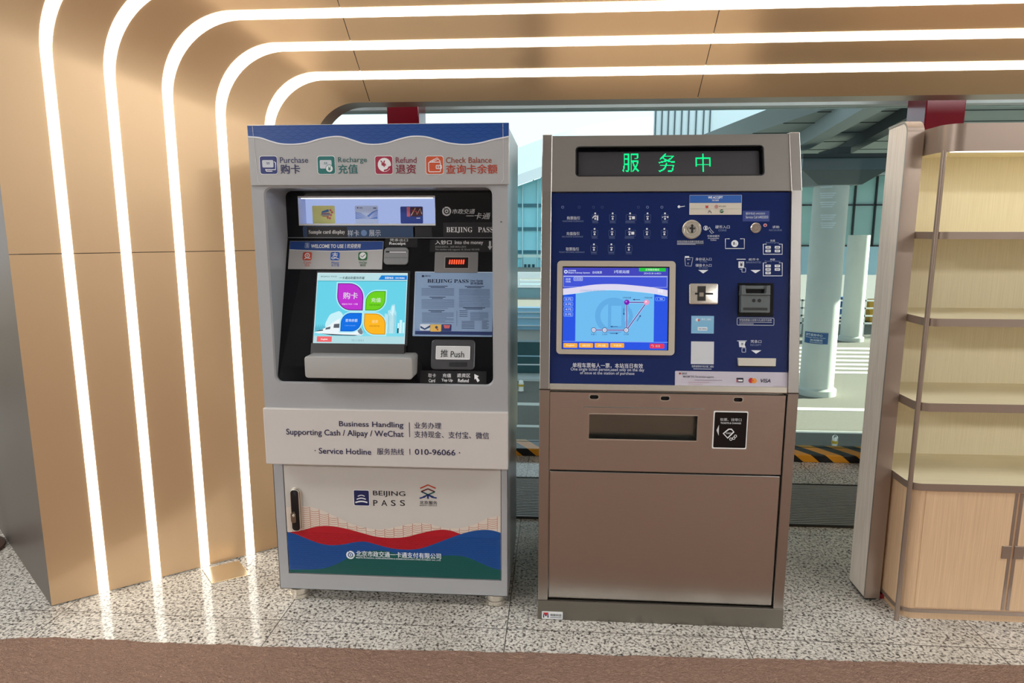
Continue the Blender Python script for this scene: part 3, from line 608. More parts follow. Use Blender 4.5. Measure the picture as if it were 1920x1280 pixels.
bot = dq[1] + .003; f = {k: ycurve(v_) for k, v_ in cv.items()}
RD, BL, GRN, PAT = ink(172, 22, 36), ink(20, 74, 142), ink(14, 84, 80), ink(186, 112, 84)
def under(c_, m, o_, base=bot): b.poly(DP, [(c_[0][0], base)] + [(c_[-1][0], base)] + c_[::-1], o_, m)
under(cv['pat'], ink(214, 200, 186), .0006); under(cv['red'], RD, .0009); under(cv['blue'], BL, .0012); under(cv['green'], GRN, .0015)
cw = 62 * .28125 * DP.px((700, 960)); rh = 14.5 * .28125 * DP.px((700, 960))
u = dq[0] + .003 - cw * .4; i = 0
while u < dq[2]:
    if dq[0] + .003 < u < dq[2] - .003:
        lo = max(f['red'](u), f['blue'](u)); hi = f['pat'](u)
        if hi > lo: b.line(DP, [(u, lo), (u, hi)], .0016, .0008, PAT)
    v_ = bot + (i % 2) * rh * .5
    while v_ < .40:
        uc = u + cw / 2; 
        if u > dq[0] + .002 and u + cw < dq[2] - .002:
            lo = max(f['red'](uc), f['blue'](uc)); up = min(f['pat'](u), f['pat'](uc), f['pat'](u + cw))
            if v_ - .004 > lo and v_ < up: b.line(DP, [(u + cw * t / 6, v_ - rh * .42 * math.sin(math.pi * t / 6)) for t in range(7)], .0016, .0008, PAT)
        v_ += rh
    u += cw; i += 1
cw2, rh2 = .017, .0082; r_ = 0; v_ = bot + .004
dk = {'red': ink(146, 16, 30), 'blue': ink(14, 58, 120), 'green': ink(10, 70, 66)}
while v_ < .3:
    u = dq[0] + .006 + (r_ % 2) * cw2 / 2
    while u + cw2 < dq[2] - .003:
        uc = u + cw2 / 2; mg = .004
        k = None
        if v_ + mg < f['green'](uc): k = 'green'
        elif v_ - 0 > f['green'](uc) and v_ + mg < f['blue'](uc): k = 'blue'
        elif v_ > f['blue'](uc) + .001 and v_ + mg < f['red'](uc): k = 'red'
        if k: b.line(DP, [(u + cw2 * t / 4, v_ + .0026 * math.sin(math.pi * t / 4)) for t in range(5)], .0011, .0019, dk[k])
        u += cw2
    v_ += rh2; r_ += 1
I.R(663, 918, 693, 948, W, 1, 2); I.R(664, 919, 692, 947, ink(26, 34, 84), 2, 2)
for x0, x1, y, h_ in ((671, 684, 928, 1.5), (669, 686, 933.5, 2), (666.5, 689, 939.5, 2.6)):
    xm = (x0 + x1) / 2; I.L([(x0 + (x1 - x0) * t / 8, y + 2 - 2.2 * math.sin(math.pi * t / 8)) for t in range(9)], h_, W, 3)
TB = ink(26, 28, 40); I.T('BEIJING', 699.5, 920, 760, 931.5, TB, .006, lay=2); I.T('P', 700, 937, 708, 948, TB, .006); I.T('A', 715, 937, 726, 948, TB, .006); I.T('S', 733, 937, 742, 948, TB, .006); I.T('S', 750, 937, 759.5, 948, TB, .006)
I.L([(788, 915), (802.5, 908.7), (817, 915)], 2.6, ink(186, 66, 42), 2); I.L([(790, 921), (802.5, 916), (815.5, 921.5)], 2.6, ink(96, 34, 40), 2); I.L([(790, 921), (802.5, 927), (813, 931)], 2.4, ink(24, 70, 76), 2); I.L([(815.5, 921.5), (802.5, 927), (793, 931)], 2.4, ink(24, 80, 72), 3)
I.L([(787, 933.5), (796, 931), (802.5, 926.5), (810, 931.5), (819, 933)], 2.6, ink(18, 44, 110), 4); I.R(801, 927, 804, 934.5, ink(18, 44, 110), 4)
I.T('北京服务', 787, 938.5, 820, 945.5, TB, .02); I.T('BEIJING SERVICE', 787, 946.5, 819.5, 948.8, TB, .01)
WH = ink(225, 232, 238)
I.C(657.5, 1039.5, 6.5, 3, WH, 6, 120, 330); I.C(657.5, 1039.5, 6.5, 3, WH, 6, -40, 110); I.C(657.5, 1039.5, 2.4, 1.8, WH, 6)
I.T('北京市政交通一卡通支付有限公司', 668, 1034, 827, 1045, WH, .03, lay=6); I.T('BEIJING MUNICIPAL ADMINISTRATION & COMMUNICATION CARD PAYMENT CO., LTD.', 668, 1046, 827, 1048.8, WH, .02, lay=6)
dr = b.build('door', cm, label='printed front door with red, blue and green waves')
b = MB(); q = DP.box(546, 913, 566.5, 994); b.slab(DP, rrect(*q, .02, 8), 0, .006, CHROME); q2 = (q[0] + .004, q[1] + .003, q[2] - .003, q[3] - .003)
b.slab(DP, rrect(*q2, .016, 8), .006, .016, M('handle_black', (18, 18, 20), .2)).bev(.003)
hd = b.build('lock_handle', dr, smooth=True)
b = MB(); q = DP.box(549, 957, 558.5, 976); b.slab(DP, rrect(*q, .008, 6), .0165, .020, M('cam_lock', (150, 138, 122), .25, .9)); b.lathe(DP.at(*DP.uv(554.5, 962), .02), [(.005, 0), (.005, .004), (.003, .005)], CHROME, 14, DP); b.build('key_lock', hd)
for x, y in ((-1.035, 2.47), (-.235, 2.475), (-1.035, 2.9), (-.235, 2.9)):
    MB().lathe((x, y, 0), [(.034, 0), (.04, .004), (.04, .018), (.036, .021), (.036, .03), (.04, .033), (.04, .045), (.014, .047), (.014, .056)], CHROME, 24).build('foot', cm, smooth=True)
for x, m in ((-.87, BLACK), (-.445, M('castor_red', (70, 22, 26), .4))):
    b = MB(); b.box(x - .022, x + .022, 2.545, 2.60, .03, .056, BLACK)
    b.loft([[V((x + sx, 2.56 + .026 * math.cos(2 * math.pi * k / 18), .027 + .026 * math.sin(2 * math.pi * k / 18))) for k in range(18)] for sx in (-.013, .013)], m); b.build('castor', cm, smooth=True)
# sample cards standing in the display
for (x0, x1, y0, y1, lb, kind) in ((586, 628, 385.5, 412, 'yellow sample card with blue pavilion and red blossoms in the lit display', 0), (666, 709, 385.5, 412.5, 'pale blue sample card with mountain pattern in the lit display', 1), (751, 793, 387, 413, 'dark blue and red sample card in the lit display', 2)):
    SPL = Pl((0, 2.604, 0)); q = SPL.box(x0, y0, x1, y1); zb = wq[1] + .0045; b = MB(); sh = zb - q[1]
    base = ink(232, 228, 140) if kind == 0 else ink(206, 222, 250) if kind == 1 else ink(44, 70, 150)
    q = (q[0], zb, q[2], q[3]); b.slab(SPL, rrect(*q, .004, 3), 0, .0016, base); I = Ink(b, SPL, .002)
    if kind == 0:
        I.G([(604, 396), (616, 392), (617, 397), (603, 399)], ink(60, 120, 180)); I.R(603, 399, 619, 401, ink(120, 70, 140)); I.R(602, 402, 620, 403.5, ink(60, 90, 170)); I.R(605, 404.5, 617, 406, ink(190, 90, 90))
        for x, y in ((620, 394), (623, 398), (621, 403), (615, 408), (619, 409)): I.D(x, y, 2, ink(216, 100, 110), 2)
    if kind == 1:
        I.G([(667, 397), (676, 399), (688, 405), (698, 397), (708, 393), (708, 410), (667, 410)], ink(96, 136, 216)); 
        for k in range(5): I.L([(668, 398 + k * 2.4), (680, 402 + k * 1.8), (692, 407 + k * .6), (700, 400 + k * 1.8), (708, 395 + k * 2.6)], .9, ink(200, 216, 250), 1)
        I.D(671, 389.5, 1.3, ink(40, 60, 120)); I.R(674, 389, 680, 390.2, ink(70, 90, 150)); I.R(700, 389, 706, 391, ink(70, 90, 150))
    if kind == 2:
        I.R(763, 388, 769, 406, ink(214, 110, 126)); I.G([(770, 388.5), (792, 388.5), (792, 404), (780, 406), (770, 405)], ink(70, 26, 40), 1); I.L([(771, 404), (779, 390), (782, 402), (788, 391), (791, 401)], 1.5, ink(232, 196, 160), 2); I.L([(772, 394), (786, 399)], 1.2, ink(206, 60, 60), 3); I.R(781, 408, 788, 409.6, W)
    b.build('sample_card', org=(SPL.at((q[0] + q[2]) / 2, zb, 0)), label=lb, cat='card', group='sample cards in the display')

# ---------------------------------------------------------------- steel ticket machine (right)
tm = thing('ticket_machine', (.393, 2.7, 0), 'stainless steel ticket machine with navy control panel and green service display', 'ticket machine')
TX0, TX1, TZ = -.062, .85, 1.81; TB_ = 3.05
YL = 2.365; SLOPE = (.9, YL), (1.605, 2.470), (TZ, 2.535)
prof = [(YL, .078), (YL, .897), (YL, .905), (2.470, 1.605), (2.535, TZ), (TB_, TZ), (TB_, .078)]
tw = .036
for x0 in (TX0, TX1 - tw):
    b = MB(); b.loft([[V((x, y, z)) for y, z in prof] for x in (x0, x0 + tw)], STEELV); b.bev(.002, 2); I = None
    b.box(x0 - .0004, x0 + tw + .0004, YL - .0006, YL + .01, .899, .9025, BLACK); b.build('side_panel', tm)
RC = .013
b = MB(); xi0, xi1 = TX0 + tw, TX1 - tw; bp_ = [(YL + .045, .08), (YL + .045, .9), (2.470 + .05, 1.60), (2.535 + .05, TZ - .004), (TB_ - .01, TZ - .004), (TB_ - .01, .08)]
b.loft([[V((x, y, z)) for y, z in bp_] for x in (xi0, xi1)], STEEL); b.build('body', tm)
MB().box(TX0 - .002, TX1 + .002, YL - .002, TB_, 0, .078, M('plinth_steel', (150, 146, 138), .32, 1, bump=.05, scale=30, stretch=(1, 1, 30))).bev(.002).build('plinth', tm)
PB = Pl((0, YL - .002, 0)); b = MB(); q = PB.box(1016, 1146, 1055, 1160); b.slab(PB, rrect(*q, .002, 2), 0, .0012, ink(228, 228, 226)); I = Ink(b, PB, .0016)
I.L([(1019.5, 1157), (1019.5, 1150), (1023.5, 1154), (1027.5, 1150), (1027.5, 1157)], 2.2, ink(36, 40, 96)); I.G([(1018, 1147.5), (1029, 1147.5), (1023.5, 1153)], ink(190, 40, 50), 1); I.T('地铁科技', 1031.5, 1150, 1053, 1155, ink(40, 44, 60), .02); I.R(1031.5, 1156.5, 1053, 1157.5, ink(90, 94, 110))
b.build('maker_sticker', tm, label='small white sticker with red and blue mark')
YP = YL + RC; PP = Pl((0, YP, 0))
zs = PP.uv(1240, 886)[1]; 
b = MB().box(xi0 + .003, xi1 - .003, YP, YP + .03, .082, zs - .003, STEEL).bev(.003); b.build('door', tm, label='plain lower steel door')
# middle panel with the ticket tray cut in
tq = PP.box(1104, 776, 1307, 824); b = MB(); mz1 = .889; m0, m1 = xi0 + .003, xi1 - .003
holes = [[(tq[0], tq[1]), (tq[2], tq[1]), (tq[2], tq[3]), (tq[0], tq[3])]]
for cx, cy in ((1114, 744), (1247, 746.5), (1384, 749)): qq = PP.box(cx - 9, cy - 4.5, cx + 9, cy + 4.5); holes.append(rrect(*qq, .0085, 5))
b.poly(PP, [(m0, zs + .003), (m1, zs + .003), (m1, mz1), (m0, mz1)], 0, STEEL, holes)
for h_ in holes[1:]:
    b.loft([[PP.at(u_, v_, 0) for u_, v_ in h_], [PP.at(u_, v_, -.012) for u_, v_ in h_]], BLACK, cap=False); b.poly(PP, h_, -.012, BLACK)
    b.line(PP, h_, .003, .0006, CHROME, True)
for z_ in (zs + .003, mz1): b.rect(Pl((0, YP, z_), (1, 0, 0), (0, 1, 0)), m0, 0, m1, .03, 0, STEEL)
mp_ = b.build('dispensing_panel', tm, label='steel middle panel with ticket tray')
b = MB(); TD = .09; a = holes[0]
SH = M('tray_steel', (70, 70, 70), .4, 1)
for k in range(4):
    A, B_ = a[k], a[(k + 1) % 4]; b.face([PP.at(*A, 0), PP.at(*B_, 0), PP.at(*B_, -TD), PP.at(*A, -TD)], SH)
b.poly(PP, a, -TD, M('tray_back', (26, 27, 28), .3))
q = PP.box(1170, 795, 1280, 806); b.slab(PP, [(q[0], q[1]), (q[2], q[1]), (q[2], q[3]), (q[0], q[3])], -TD + .001, -TD + .025, BLACK)
for k in range(3): q = PP.box(1176 + k * 30, 797.6, 1202 + k * 30, 799.6); b.rect(PP, *q, -TD + .026, ink(150, 150, 148))
tr = b.build('ticket_tray', mp_, label='dark recessed ticket and change tray')
b = MB(); q = PP.box(1092.5, 764.5, 1320, 834.5); ro = rrect(*q, .008, 4); b.poly(PP, ro, .006, CHROME if 0 else STEEL, [a]); b.loft([[PP.at(u_, v_, 0) for u_, v_ in ro], [PP.at(u_, v_, .006) for u_, v_ in ro]], STEEL, cap=False)
b.loft([[PP.at(u_, v_, .006) for u_, v_ in a], [PP.at(u_, v_, 0) for u_, v_ in a]], CHROME, cap=False); b.line(PP, a, .004, .0066, CHROME, True); b.build('tray_frame', mp_)
b = MB(); b.rect(PP, tq[0] + .001, tq[1] + .001, tq[2] - .001, tq[3] - .001, -.004, glass('tray_window', (205, 210, 208), .04)); b.build('tray_cover', mp_, label='clear hinged tray cover')
b = MB(); q = PP.box(1336.5, 770.5, 1401, 841); b.slab(PP, rrect(*q, .004, 3), 0, .002, ink(236, 236, 232)); I = Ink(b, PP, .0024)
I.R(1338.5, 772.5, 1399.2, 838.7, M('sign_black', (8, 8, 12), .2), 0, 2)
I.T('取票、找零口', 1350, 783.5, 1390, 789, ink(205, 205, 205), .01); I.T('TICKETS & CHANGE', 1350.5, 791, 1389, 794.3, ink(225, 225, 225), .01)
I.G([(1347.8, 796), (1347.2, 816), (1343, 806)], ink(205, 205, 205), 1)
I.L([(1356, 812), (1366, 804), (1371, 804), (1375.5, 809), (1364, 820.5)], 2.6, W, 1, True); I.T('TICKET', 1360, 810.2, 1371, 813, W, .01)
for cx, cy in ((1370, 822.5), (1375.3, 820.8), (1378.5, 817)): I.C(cx, cy, 2.3, 1.2, W, 2)
b.build('tickets_sign', tm, label='black sign with ticket and coins pictogram')
# lip and navy panel
VS = V((0, 2.470 - YL, .70)).normalized(); NO = V((0, YL, .905)); SN = V((1, 0, 0)).cross(VS)
NP = Pl(NO - SN * .013, (1, 0, 0), VS)
vt = math.hypot(2.470 - YL, .70) - .004; vb = NP.uv(1250, 722)[1]
b = MB(); b.slab(NP, [(xi0, vb - .022), (xi1, vb - .022), (xi1, vb + .001), (xi0, vb + .001)], -.03, .006, CHROME).bev(.003); b.build('steel_lip', tm)
b = MB(); b.slab(NP, [(xi0 + .001, vb), (xi1 - .001, vb), (xi1 - .001, vt), (xi0 + .001, vt)], -.04, 0, NAVY); I = Ink(b, NP, .0006)
LG = ink(206, 212, 224); DG = ink(120, 138, 176); PW = ink(232, 234, 238)
for y, a_, b_, n_ in ((409, '购票指引', 'PURCHASE GUIDANCE', 5), (438, '充值指引', 'RECHARGE GUIDANCE', 5), (467, '取票指引', 'TICKET FETCHING GUIDANCE', 3)):
    dx = -(y - 409) * .035
    I.T(a_, 1063 + dx, y - 3.4, 1087 + dx, y + 3, LG, .012); I.T(b_, (1055 if n_ == 5 else 1050) + dx, y + 4.3, (1094 if n_ == 5 else 1098) + dx, y + 7, DG, 0)
    for k in range(n_):
        x = 1116 + 32.7 * k + dx * 1.2; I.D(x, y - 9, 1.7, PW, 1)
        wd = 9.5 if k == 2 and n_ == 5 else 6
        I.O(x - wd + (2 if k == 2 and n_ == 5 else 0), y - 6.5, x + wd + (2 if k == 2 and n_ == 5 else 0), y + 4.5, .6, ink(70, 92, 140), 1, 1)
        for j in range(2): I.R(x - wd + .5, y + 6.2 + j * 2.6, x + wd - 1 - j * 2, y + 7, DG, 1) if j == 0 else I.R(x - wd + .5, y + 8.6, x + wd, y + 9.2, ink(86, 106, 150), 1)
        I.L([(x - 2.6, y - 2.8), (x, y - 3.8), (x + 2.6, y - 2.8)], 1.3, PW, 2); I.D(x, y + 1.2, 1.8, PW, 2); I.R(x - .9, y - 2.2, x + .9, y + .6, LG, 2)
        if k == 2 and n_ == 5: I.R(x + 3.4, y - 3.6, x + 9, y + 1.8, PW, 2)
        if k == 0 and y == 409: I.L([(x - 5, y), (x - 2, y - 4), (x + 2, y - 5)], 1.8, PW, 2); I.R(x + 3, y - 5, x + 5.4, y + 4, PW, 2)
        if k == 4 and y == 409: I.D(x - 4.5, y - 2, 1.2, LG, 2); I.D(x + 5, y - 2.2, 1.7, PW, 2)
for x, br in ((1055, 1), (1086, 0), (1113, 0), (1129, 0), (1197, 0), (1214, 1), (1241, 1)): I.C(x, 388.4, 2.1, .8, ink(130, 150, 196) if br else ink(48, 70, 124), 1)
I.D(1273, 387.5, 2.6, PW, 1); I.L([(1274, 387.8), (1284, 386.4)], 1.2, PW, 1)
# right half legends
I.T('硬币入口', 1341, 422.5, 1368, 428.5, LG, .012); I.T('COINS', 1347, 430, 1362, 433.5, DG, .006); I.T('可接收硬币', 1326, 440.5, 1349, 444.5, LG, .008); I.T('Acceptable', 1327, 445.3, 1348, 448.4, LG, .006); I.T('Coins', 1332, 448.4, 1343, 451.3, LG, .006)
I.C(1323, 427.5, 4, 1.1, LG, 1); I.R(1321.5, 424.5, 1325, 431, LG, 1, 1); I.L([(1328, 430), (1330, 425.5), (1333, 431), (1338, 436), (1334, 437.5), (1330, 432)], 1, LG, 1)
I.R(1269, 450, 1319.5, 459.5, ink(22, 32, 66), 0); I.T('单笔找零最多找硬币数量20枚', 1269.5, 451, 1319, 454, LG, .012); I.R(1269.5, 455.2, 1319, 456.1, LG, 1); I.R(1269.5, 457.4, 1304, 458.2, LG, 1)
def bracket(x0, x1, y0, y1, t_=8): I.L([(x0 + t_, y0), (x0, y0), (x0, y1), (x1, y1), (x1, y0), (x1 - t_, y0)], 1.4, PW, 1)
bracket(1360, 1395.5, 447.5, 465.8); I.D(1377.5, 456.5, 6.6, PW, 1); I.T('1', 1375, 453.5, 1377, 459, ink(30, 36, 60), .03, lay=3); I.T('元', 1378, 456, 1381, 459, ink(50, 56, 80), .01, lay=3)
I.T('求助', 1448, 423, 1461, 428, LG, .012); I.T('RECOURSE', 1442, 430, 1466, 433, DG, 0)
I.T('充值', 1444, 449, 1453, 453, LG, .01); I.T('Recharging', 1436, 453.5, 1460, 456.5, DG, .006); bracket(1431, 1466.5, 457.5, 476.5, 6)
for x, y in ((1440, 463.5), (1457.5, 463.5), (1440, 470.4), (1457.5, 470.4)): I.R(x - 5, y - 2.4, x + 5, y + 2.4, PW, 1, .6); I.R(x - 3, y - .8, x + 3, y + .6, ink(70, 76, 90), 2)
I.T('购票', 1444, 484.5, 1453, 488.5, LG, .01); I.T('Buying Tickets', 1434, 488.4, 1463, 491, DG, .006); bracket(1431, 1466.5, 492.5, 517, 6)
for x, y in ((1440, 498.5), (1457.5, 498.5), (1440, 505), (1457.5, 505), (1440, 511.5)): I.R(x - 5, y - 2.4, x + 5, y + 2.4, PW, 1, .6); I.R(x - 3, y - .8, x + 3, y + .6, ink(70, 76, 90), 2)
I.T('身份证入口', 1304, 483, 1334, 488.5, LG, .012); I.T('ID CARD', 1312, 489.5, 1326, 491.8, DG, 0); I.T('储值卡入口', 1304, 494.5, 1334, 500, LG, .012); I.T('IC CARD', 1311, 501, 1327, 503.5, DG, 0)
I.G([(1309, 506), (1328, 506), (1318.3, 512.5)], PW, 1); I.R(1284, 480, 1292, 483, PW, 1); I.L([(1284, 483), (1299, 483), (1296, 499), (1285, 498), (1284, 483)], .9, LG, 1); I.T('↑', 1288.5, 492, 1292, 496, LG); I.R(1288, 486, 1294, 487, LG, 1)
I.T('纸币卡', 1403.5, 484, 1423, 488.5, LG, .012); I.T('BANKNOTES', 1399, 490, 1427, 493.5, DG, 0); I.G([(1407, 506), (1426, 506), (1416.5, 512.2)], PW, 1)
I.L([(1381, 485.8), (1398, 485.8)], 1.6, LG, 1); I.R(1384.5, 490, 1395, 502, PW, 1); I.T('¥', 1387, 492, 1392.5, 499.5, ink(30, 34, 60), .03, lay=3); I.O(1391, 502, 1398, 510, .9, LG, 1, 1); I.L([(1387, 504), (1392, 506)], 1, LG, 1)
I.O(1382, 596, 1451, 609.5, .9, LG, 1, 2); I.T('单笔购票最大找零75元,纸币不找零', 1386, 598, 1447, 602, LG, .012); I.R(1386, 603.5, 1447, 604.3, LG, 1); I.R(1386, 606.4, 1413, 607.2, LG, 1)
I.T('凭条口', 1407, 637, 1427.5, 643, LG, .012); I.T('RECEIPT', 1407, 645, 1427, 648.2, DG, 0); I.G([(1408, 656.2), (1427.5, 656.6), (1417.5, 662.8)], PW, 1)
I.L([(1382, 638.8), (1400, 638.8)], 1.4, LG, 1); I.G([(1385, 640), (1398, 640), (1396, 646), (1398, 651), (1386, 650.5)], PW, 1); I.T('票', 1389, 642.5, 1394, 647.5, ink(40, 46, 80), .01, lay=3); I.O(1391, 652, 1398, 660, .9, LG, 1, 1)
I.T('单程车票每人一票，本站当日有效', 1073.5, 680.5, 1205.5, 690, PW, .008); I.T('One single ticket person,used only on the day', 1070, 689.5, 1208, 697, LG, .004); I.T('of issue at the station of purchase', 1087.5, 696.5, 1189.5, 703.5, LG, .004)
I.T('购票请使用手机扫描二维码', 1297, 684.5, 1338, 689, LG, .01); I.R(1300, 691, 1334, 692, LG, 1)
np_ = b.build('control_panel', tm, label='glossy navy control panel with white legends')
def nplate(name, q, h, m, r=.003, label=None, fn=None, parent=tm): return plate(name, q, h, m, r, parent, NP, label, fn)
def accept(I):
    I.R(1293, 366, 1390, 380.5, ink(36, 92, 172), 0); I.T('WE ACCEPT', 1327.5, 368, 1355, 372.5, W, .03, .1); I.T('我们接受', 1335, 374, 1347.5, 377.3, W, .02)
    R_ = ink(184, 40, 48); I.T('¥', 1322, 385, 1328.5, 390.5, R_, .04); I.C(1343, 387.5, 2.8, .8, R_, 1); I.T('e', 1341.8, 386.2, 1344.2, 388.8, R_); I.T('数字人民币', 1347.5, 385.4, 1361, 388.4, ink(90, 90, 96), 0)
    I.L([(1294, 391.6), (1389, 391.8)], .4, ink(170, 162, 150), 1); I.L([(1327, 399.5), (1331, 394), (1334, 399.5)], .8, ink(50, 56, 76), 1); I.L([(1328, 395), (1334, 399)], .8, ink(50, 56, 76), 1); I.D(1353, 396, 3.6, ink(20, 90, 40), 1, 14); I.L([(1350.5, 396), (1356, 395)], 1.1, W, 2)
nplate('payment_sticker', NP.box(1292.5, 365.5, 1390.5, 402.5), .0015, M('sticker_cream', (206, 198, 182), .35), .002, 'cream and blue accepted payment sticker', accept)
def call(I): I.T('服务电话 64022033', 1398, 398, 1434, 402.5, LG, .006); I.T('Service Call 64022033', 1398, 404.5, 1440, 409.5, LG, .006)
nplate('service_sticker', NP.box(1392.5, 395, 1442.5, 415), .001, M('sticker_blue', (42, 62, 132), .3), .001, 'blue service call sticker', call)
def qrp(I): I.R(1297, 603, 1337, 622, ink(126, 184, 216), 0); I.D(1307, 599.5, 3, ink(226, 236, 240), 1); I.D(1310, 600, 2, ink(190, 80, 80), 2); I.T('乘车二维码', 1315, 596.5, 1333, 600.5, ink(230, 240, 246), .006); I.R(1308, 613, 1326, 619.5, ink(232, 240, 246), 1, .6); I.T('SCAN', 1310, 614.8, 1324, 617.8, ink(60, 90, 130), .01, lay=3)
nplate('guide_sticker', NP.box(1296, 592, 1338.5, 625), .001, M('sticker_sky', (140, 190, 220), .2), .001, 'light blue instruction sticker', qrp)
nplate('scan_sticker', NP.box(1295.5, 640, 1338.5, 682.5), .001, ink(206, 208, 212), .001, 'pale square sticker under the sky blue one')
def cards(I):
    I.D(1274.7, 699.8, 2, ink(150, 52, 56), 1); I.T('银联支持', 1278, 698, 1288, 702, ink(80, 80, 90), .01); I.T('MAXIM TIPS: The terminal supports', 1281, 704, 1338, 709, ink(90, 86, 100), .006)
    I.R(1302, 712, 1354, 713, ink(140, 126, 140), 1); I.R(1290, 715.8, 1330, 716.8, ink(190, 150, 160), 1); I.R(1290, 719.5, 1318, 720.4, ink(190, 160, 168), 1)
    I.R(1380.5, 708, 1393.5, 716.5, ink(44, 40, 56), 1, 1); I.R(1384, 711.5, 1392, 714.5, W, 2); I.R(1380.8, 711, 1383.5, 716.2, ink(176, 70, 90), 2)
    I.D(1408, 713, 5, ink(196, 40, 50), 1); I.D(1413.5, 713.6, 5, ink(232, 150, 52), 2); I.D(1410.8, 713.3, 2.2, ink(222, 100, 44), 3); I.T('VISA', 1426, 710, 1444.5, 717, ink(34, 36, 60), .02, .25)
    I.T('© Beijing Subway', 1449, 722.8, 1470, 724.6, ink(150, 130, 120), 0)
nplate('card_sticker', NP.box(1265.5, 696.5, 1476, 726), .0012, M('sticker_lilac', (196, 190, 200), .3), .003, 'long pale bank card sticker along the bottom edge', cards)
# touch screen
q = NP.box(1044, 489.5, 1265, 664.5); qi = NP.box(1054, 500, 1253.5, 655.5); ro = rrect(*q, .014, 6); b = MB(); hr = [(qi[0], qi[1]), (qi[2], qi[1]), (qi[2], qi[3]), (qi[0], qi[3])]
SB = M('screen_bezel', (222, 210, 192), .3, .6, bump=.04, scale=40)
b.poly(NP, ro, .010, SB, [hr]); b.loft([[NP.at(u_, v_, 0) for u_, v_ in ro], [NP.at(u_, v_, .010) for u_, v_ in ro]], SB, cap=False); b.loft([[NP.at(u_, v_, .010) for u_, v_ in hr], [NP.at(u_, v_, 0.001) for u_, v_ in hr]], M('bezel_dark', (60, 54, 50), .4, .6), cap=False)
ts = b.build('screen_bezel', tm, label='rounded brushed metal screen bezel')
b = MB(); b.rect(NP, *qi, .001, BLACK); I = Ink(b, NP, .0014); BLU = lit(64, 84, 214); LW = lit(214, 226, 250)
I.R(1055.5, 502, 1252, 655, lit(40, 84, 226)); I.R(1055.5, 502, 1252, 517, lit(66, 70, 186), 1); I.R(1055.5, 517, 1252, 542, BLU, 1); I.L([(1056, 517.4), (1251.5, 518)], .8, LW, 2); I.O(1056.5, 519, 1250.5, 538, .6, lit(180, 190, 244), 2)
arc1 = [(1055.5, 541), (1080, 538.5), (1115, 533.5), (1155, 532.5), (1195, 535.5), (1225, 539), (1251.5, 544)]
sa = spline(arc1, 6); sb = [(x, y + 11.5) for x, y in sa]
I.R(1079, 540, 1226, 640, lit(112, 188, 240), 2); 
I.C(1150, 592, 29.5, 10, lit(98, 172, 228), 3, 20, 340); I.O(1143, 570, 1168, 614, 6, lit(98, 172, 228), 3, 2); I.G([(1168, 570), (1184, 580), (1187, 592), (1184, 604), (1168, 614), (1168, 607), (1178, 600), (1180, 592), (1178, 584), (1168, 577)], lit(98, 172, 228), 3)
I.G(sa + sb[::-1], lit(222, 216, 240), 4); I.L(sb, .8, lit(190, 232, 250), 5)
I.D(1061, 509.3, 3.4, LW, 3); I.D(1061, 509.3, 1.8, lit(90, 100, 200), 4); I.T('北京地铁', 1065.5, 505.7, 1080, 509, LW, .02, lay=4); I.T('Beijing Subway System', 1065.5, 510, 1106, 513.2, LW, .02, lay=4); I.T('自动售票', 1111, 508.3, 1128.5, 513, LW, .01, lay=4); I.T('3号航站楼', 1151, 506.3, 1180, 512.5, LW, .01, lay=4)
I.R(1198, 502.3, 1248, 508.8, lit(40, 196, 70), 4); I.T('正常服务模式', 1210, 503.6, 1236, 507.5, lit(230, 255, 230), .006, lay=5); I.T('2024-02-28 16:48:31', 1207, 511, 1239, 514, LW, 0, lay=4)
I.T('选择', 1060.5, 521.5, 1070, 525, LW, .01, lay=4); I.T('线路', 1060.5, 526, 1070, 529.5, LW, .01, lay=4); I.O(1076, 519.8, 1092, 526, .7, LW, 4, 1); I.T('机场线路', 1077.5, 521.3, 1090.5, 524.6, LW, .01, lay=4)
I.T('北京地铁票价查询 请选择目的地车站', 1087, 543, 1135, 547, lit(150, 170, 214), 0, lay=6); I.T('单程', 1233, 543, 1243, 549, lit(246, 246, 255), .02, lay=6)
for k in range(4): I.O(1057.5, 557 + k * 9.5, 1074, 564.3 + k * 9.5, .9, lit(120, 170, 250), 3, 1.5); I.T('%d元' % (k + 2), 1059.5, 558.6 + k * 9.5, 1072, 562.8 + k * 9.5, LW, .01, lay=4)
I.O(1229, 557.5, 1246, 563.5, .9, lit(120, 170, 250), 3, 1.5); I.T('1 张', 1232, 559, 1243, 562, LW, 0, lay=4)
PU, PK = lit(84, 36, 150), lit(240, 156, 196)
for p_, q_ in (((1112.5, 618.5), (1174, 618.8)), ((1175, 567), (1175, 618)), ((1212, 567), (1175, 618)), ((1175, 566.5), (1212, 566.8))): I.L([p_, q_], 3.2, lit(206, 214, 246), 5); I.L([p_, q_], 1.7, lit(78, 54, 140), 6)
for x, y in ((1113, 618.5), (1133.5, 618.6), (1174, 618.8)): I.D(x, y, 4.8, lit(50, 40, 90), 7); I.D(x, y, 3.8, lit(230, 236, 252), 8); I.C(x, y, 1.8, .8, lit(70, 90, 170), 9)
I.D(1175, 566.5, 5, lit(120, 20, 180), 7); I.D(1174, 565.3, 1.8, lit(190, 110, 226), 8); I.D(1212, 566.6, 5, PK, 7); I.D(1211, 565.4, 1.8, lit(252, 214, 230), 8)
TK = lit(40, 60, 110)
for s, x0, x1, y0 in (('2号航站楼', 1167.5, 1183, 556.5), ('3号航站楼', 1207.5, 1223, 556.5), ('东直门', 1108, 1118, 625), ('三元桥', 1128.5, 1138.5, 625), ('三元桥', 1169, 1179, 625)): I.T(s, x0, y0, x1, y0 + 3, TK, .004, lay=7)
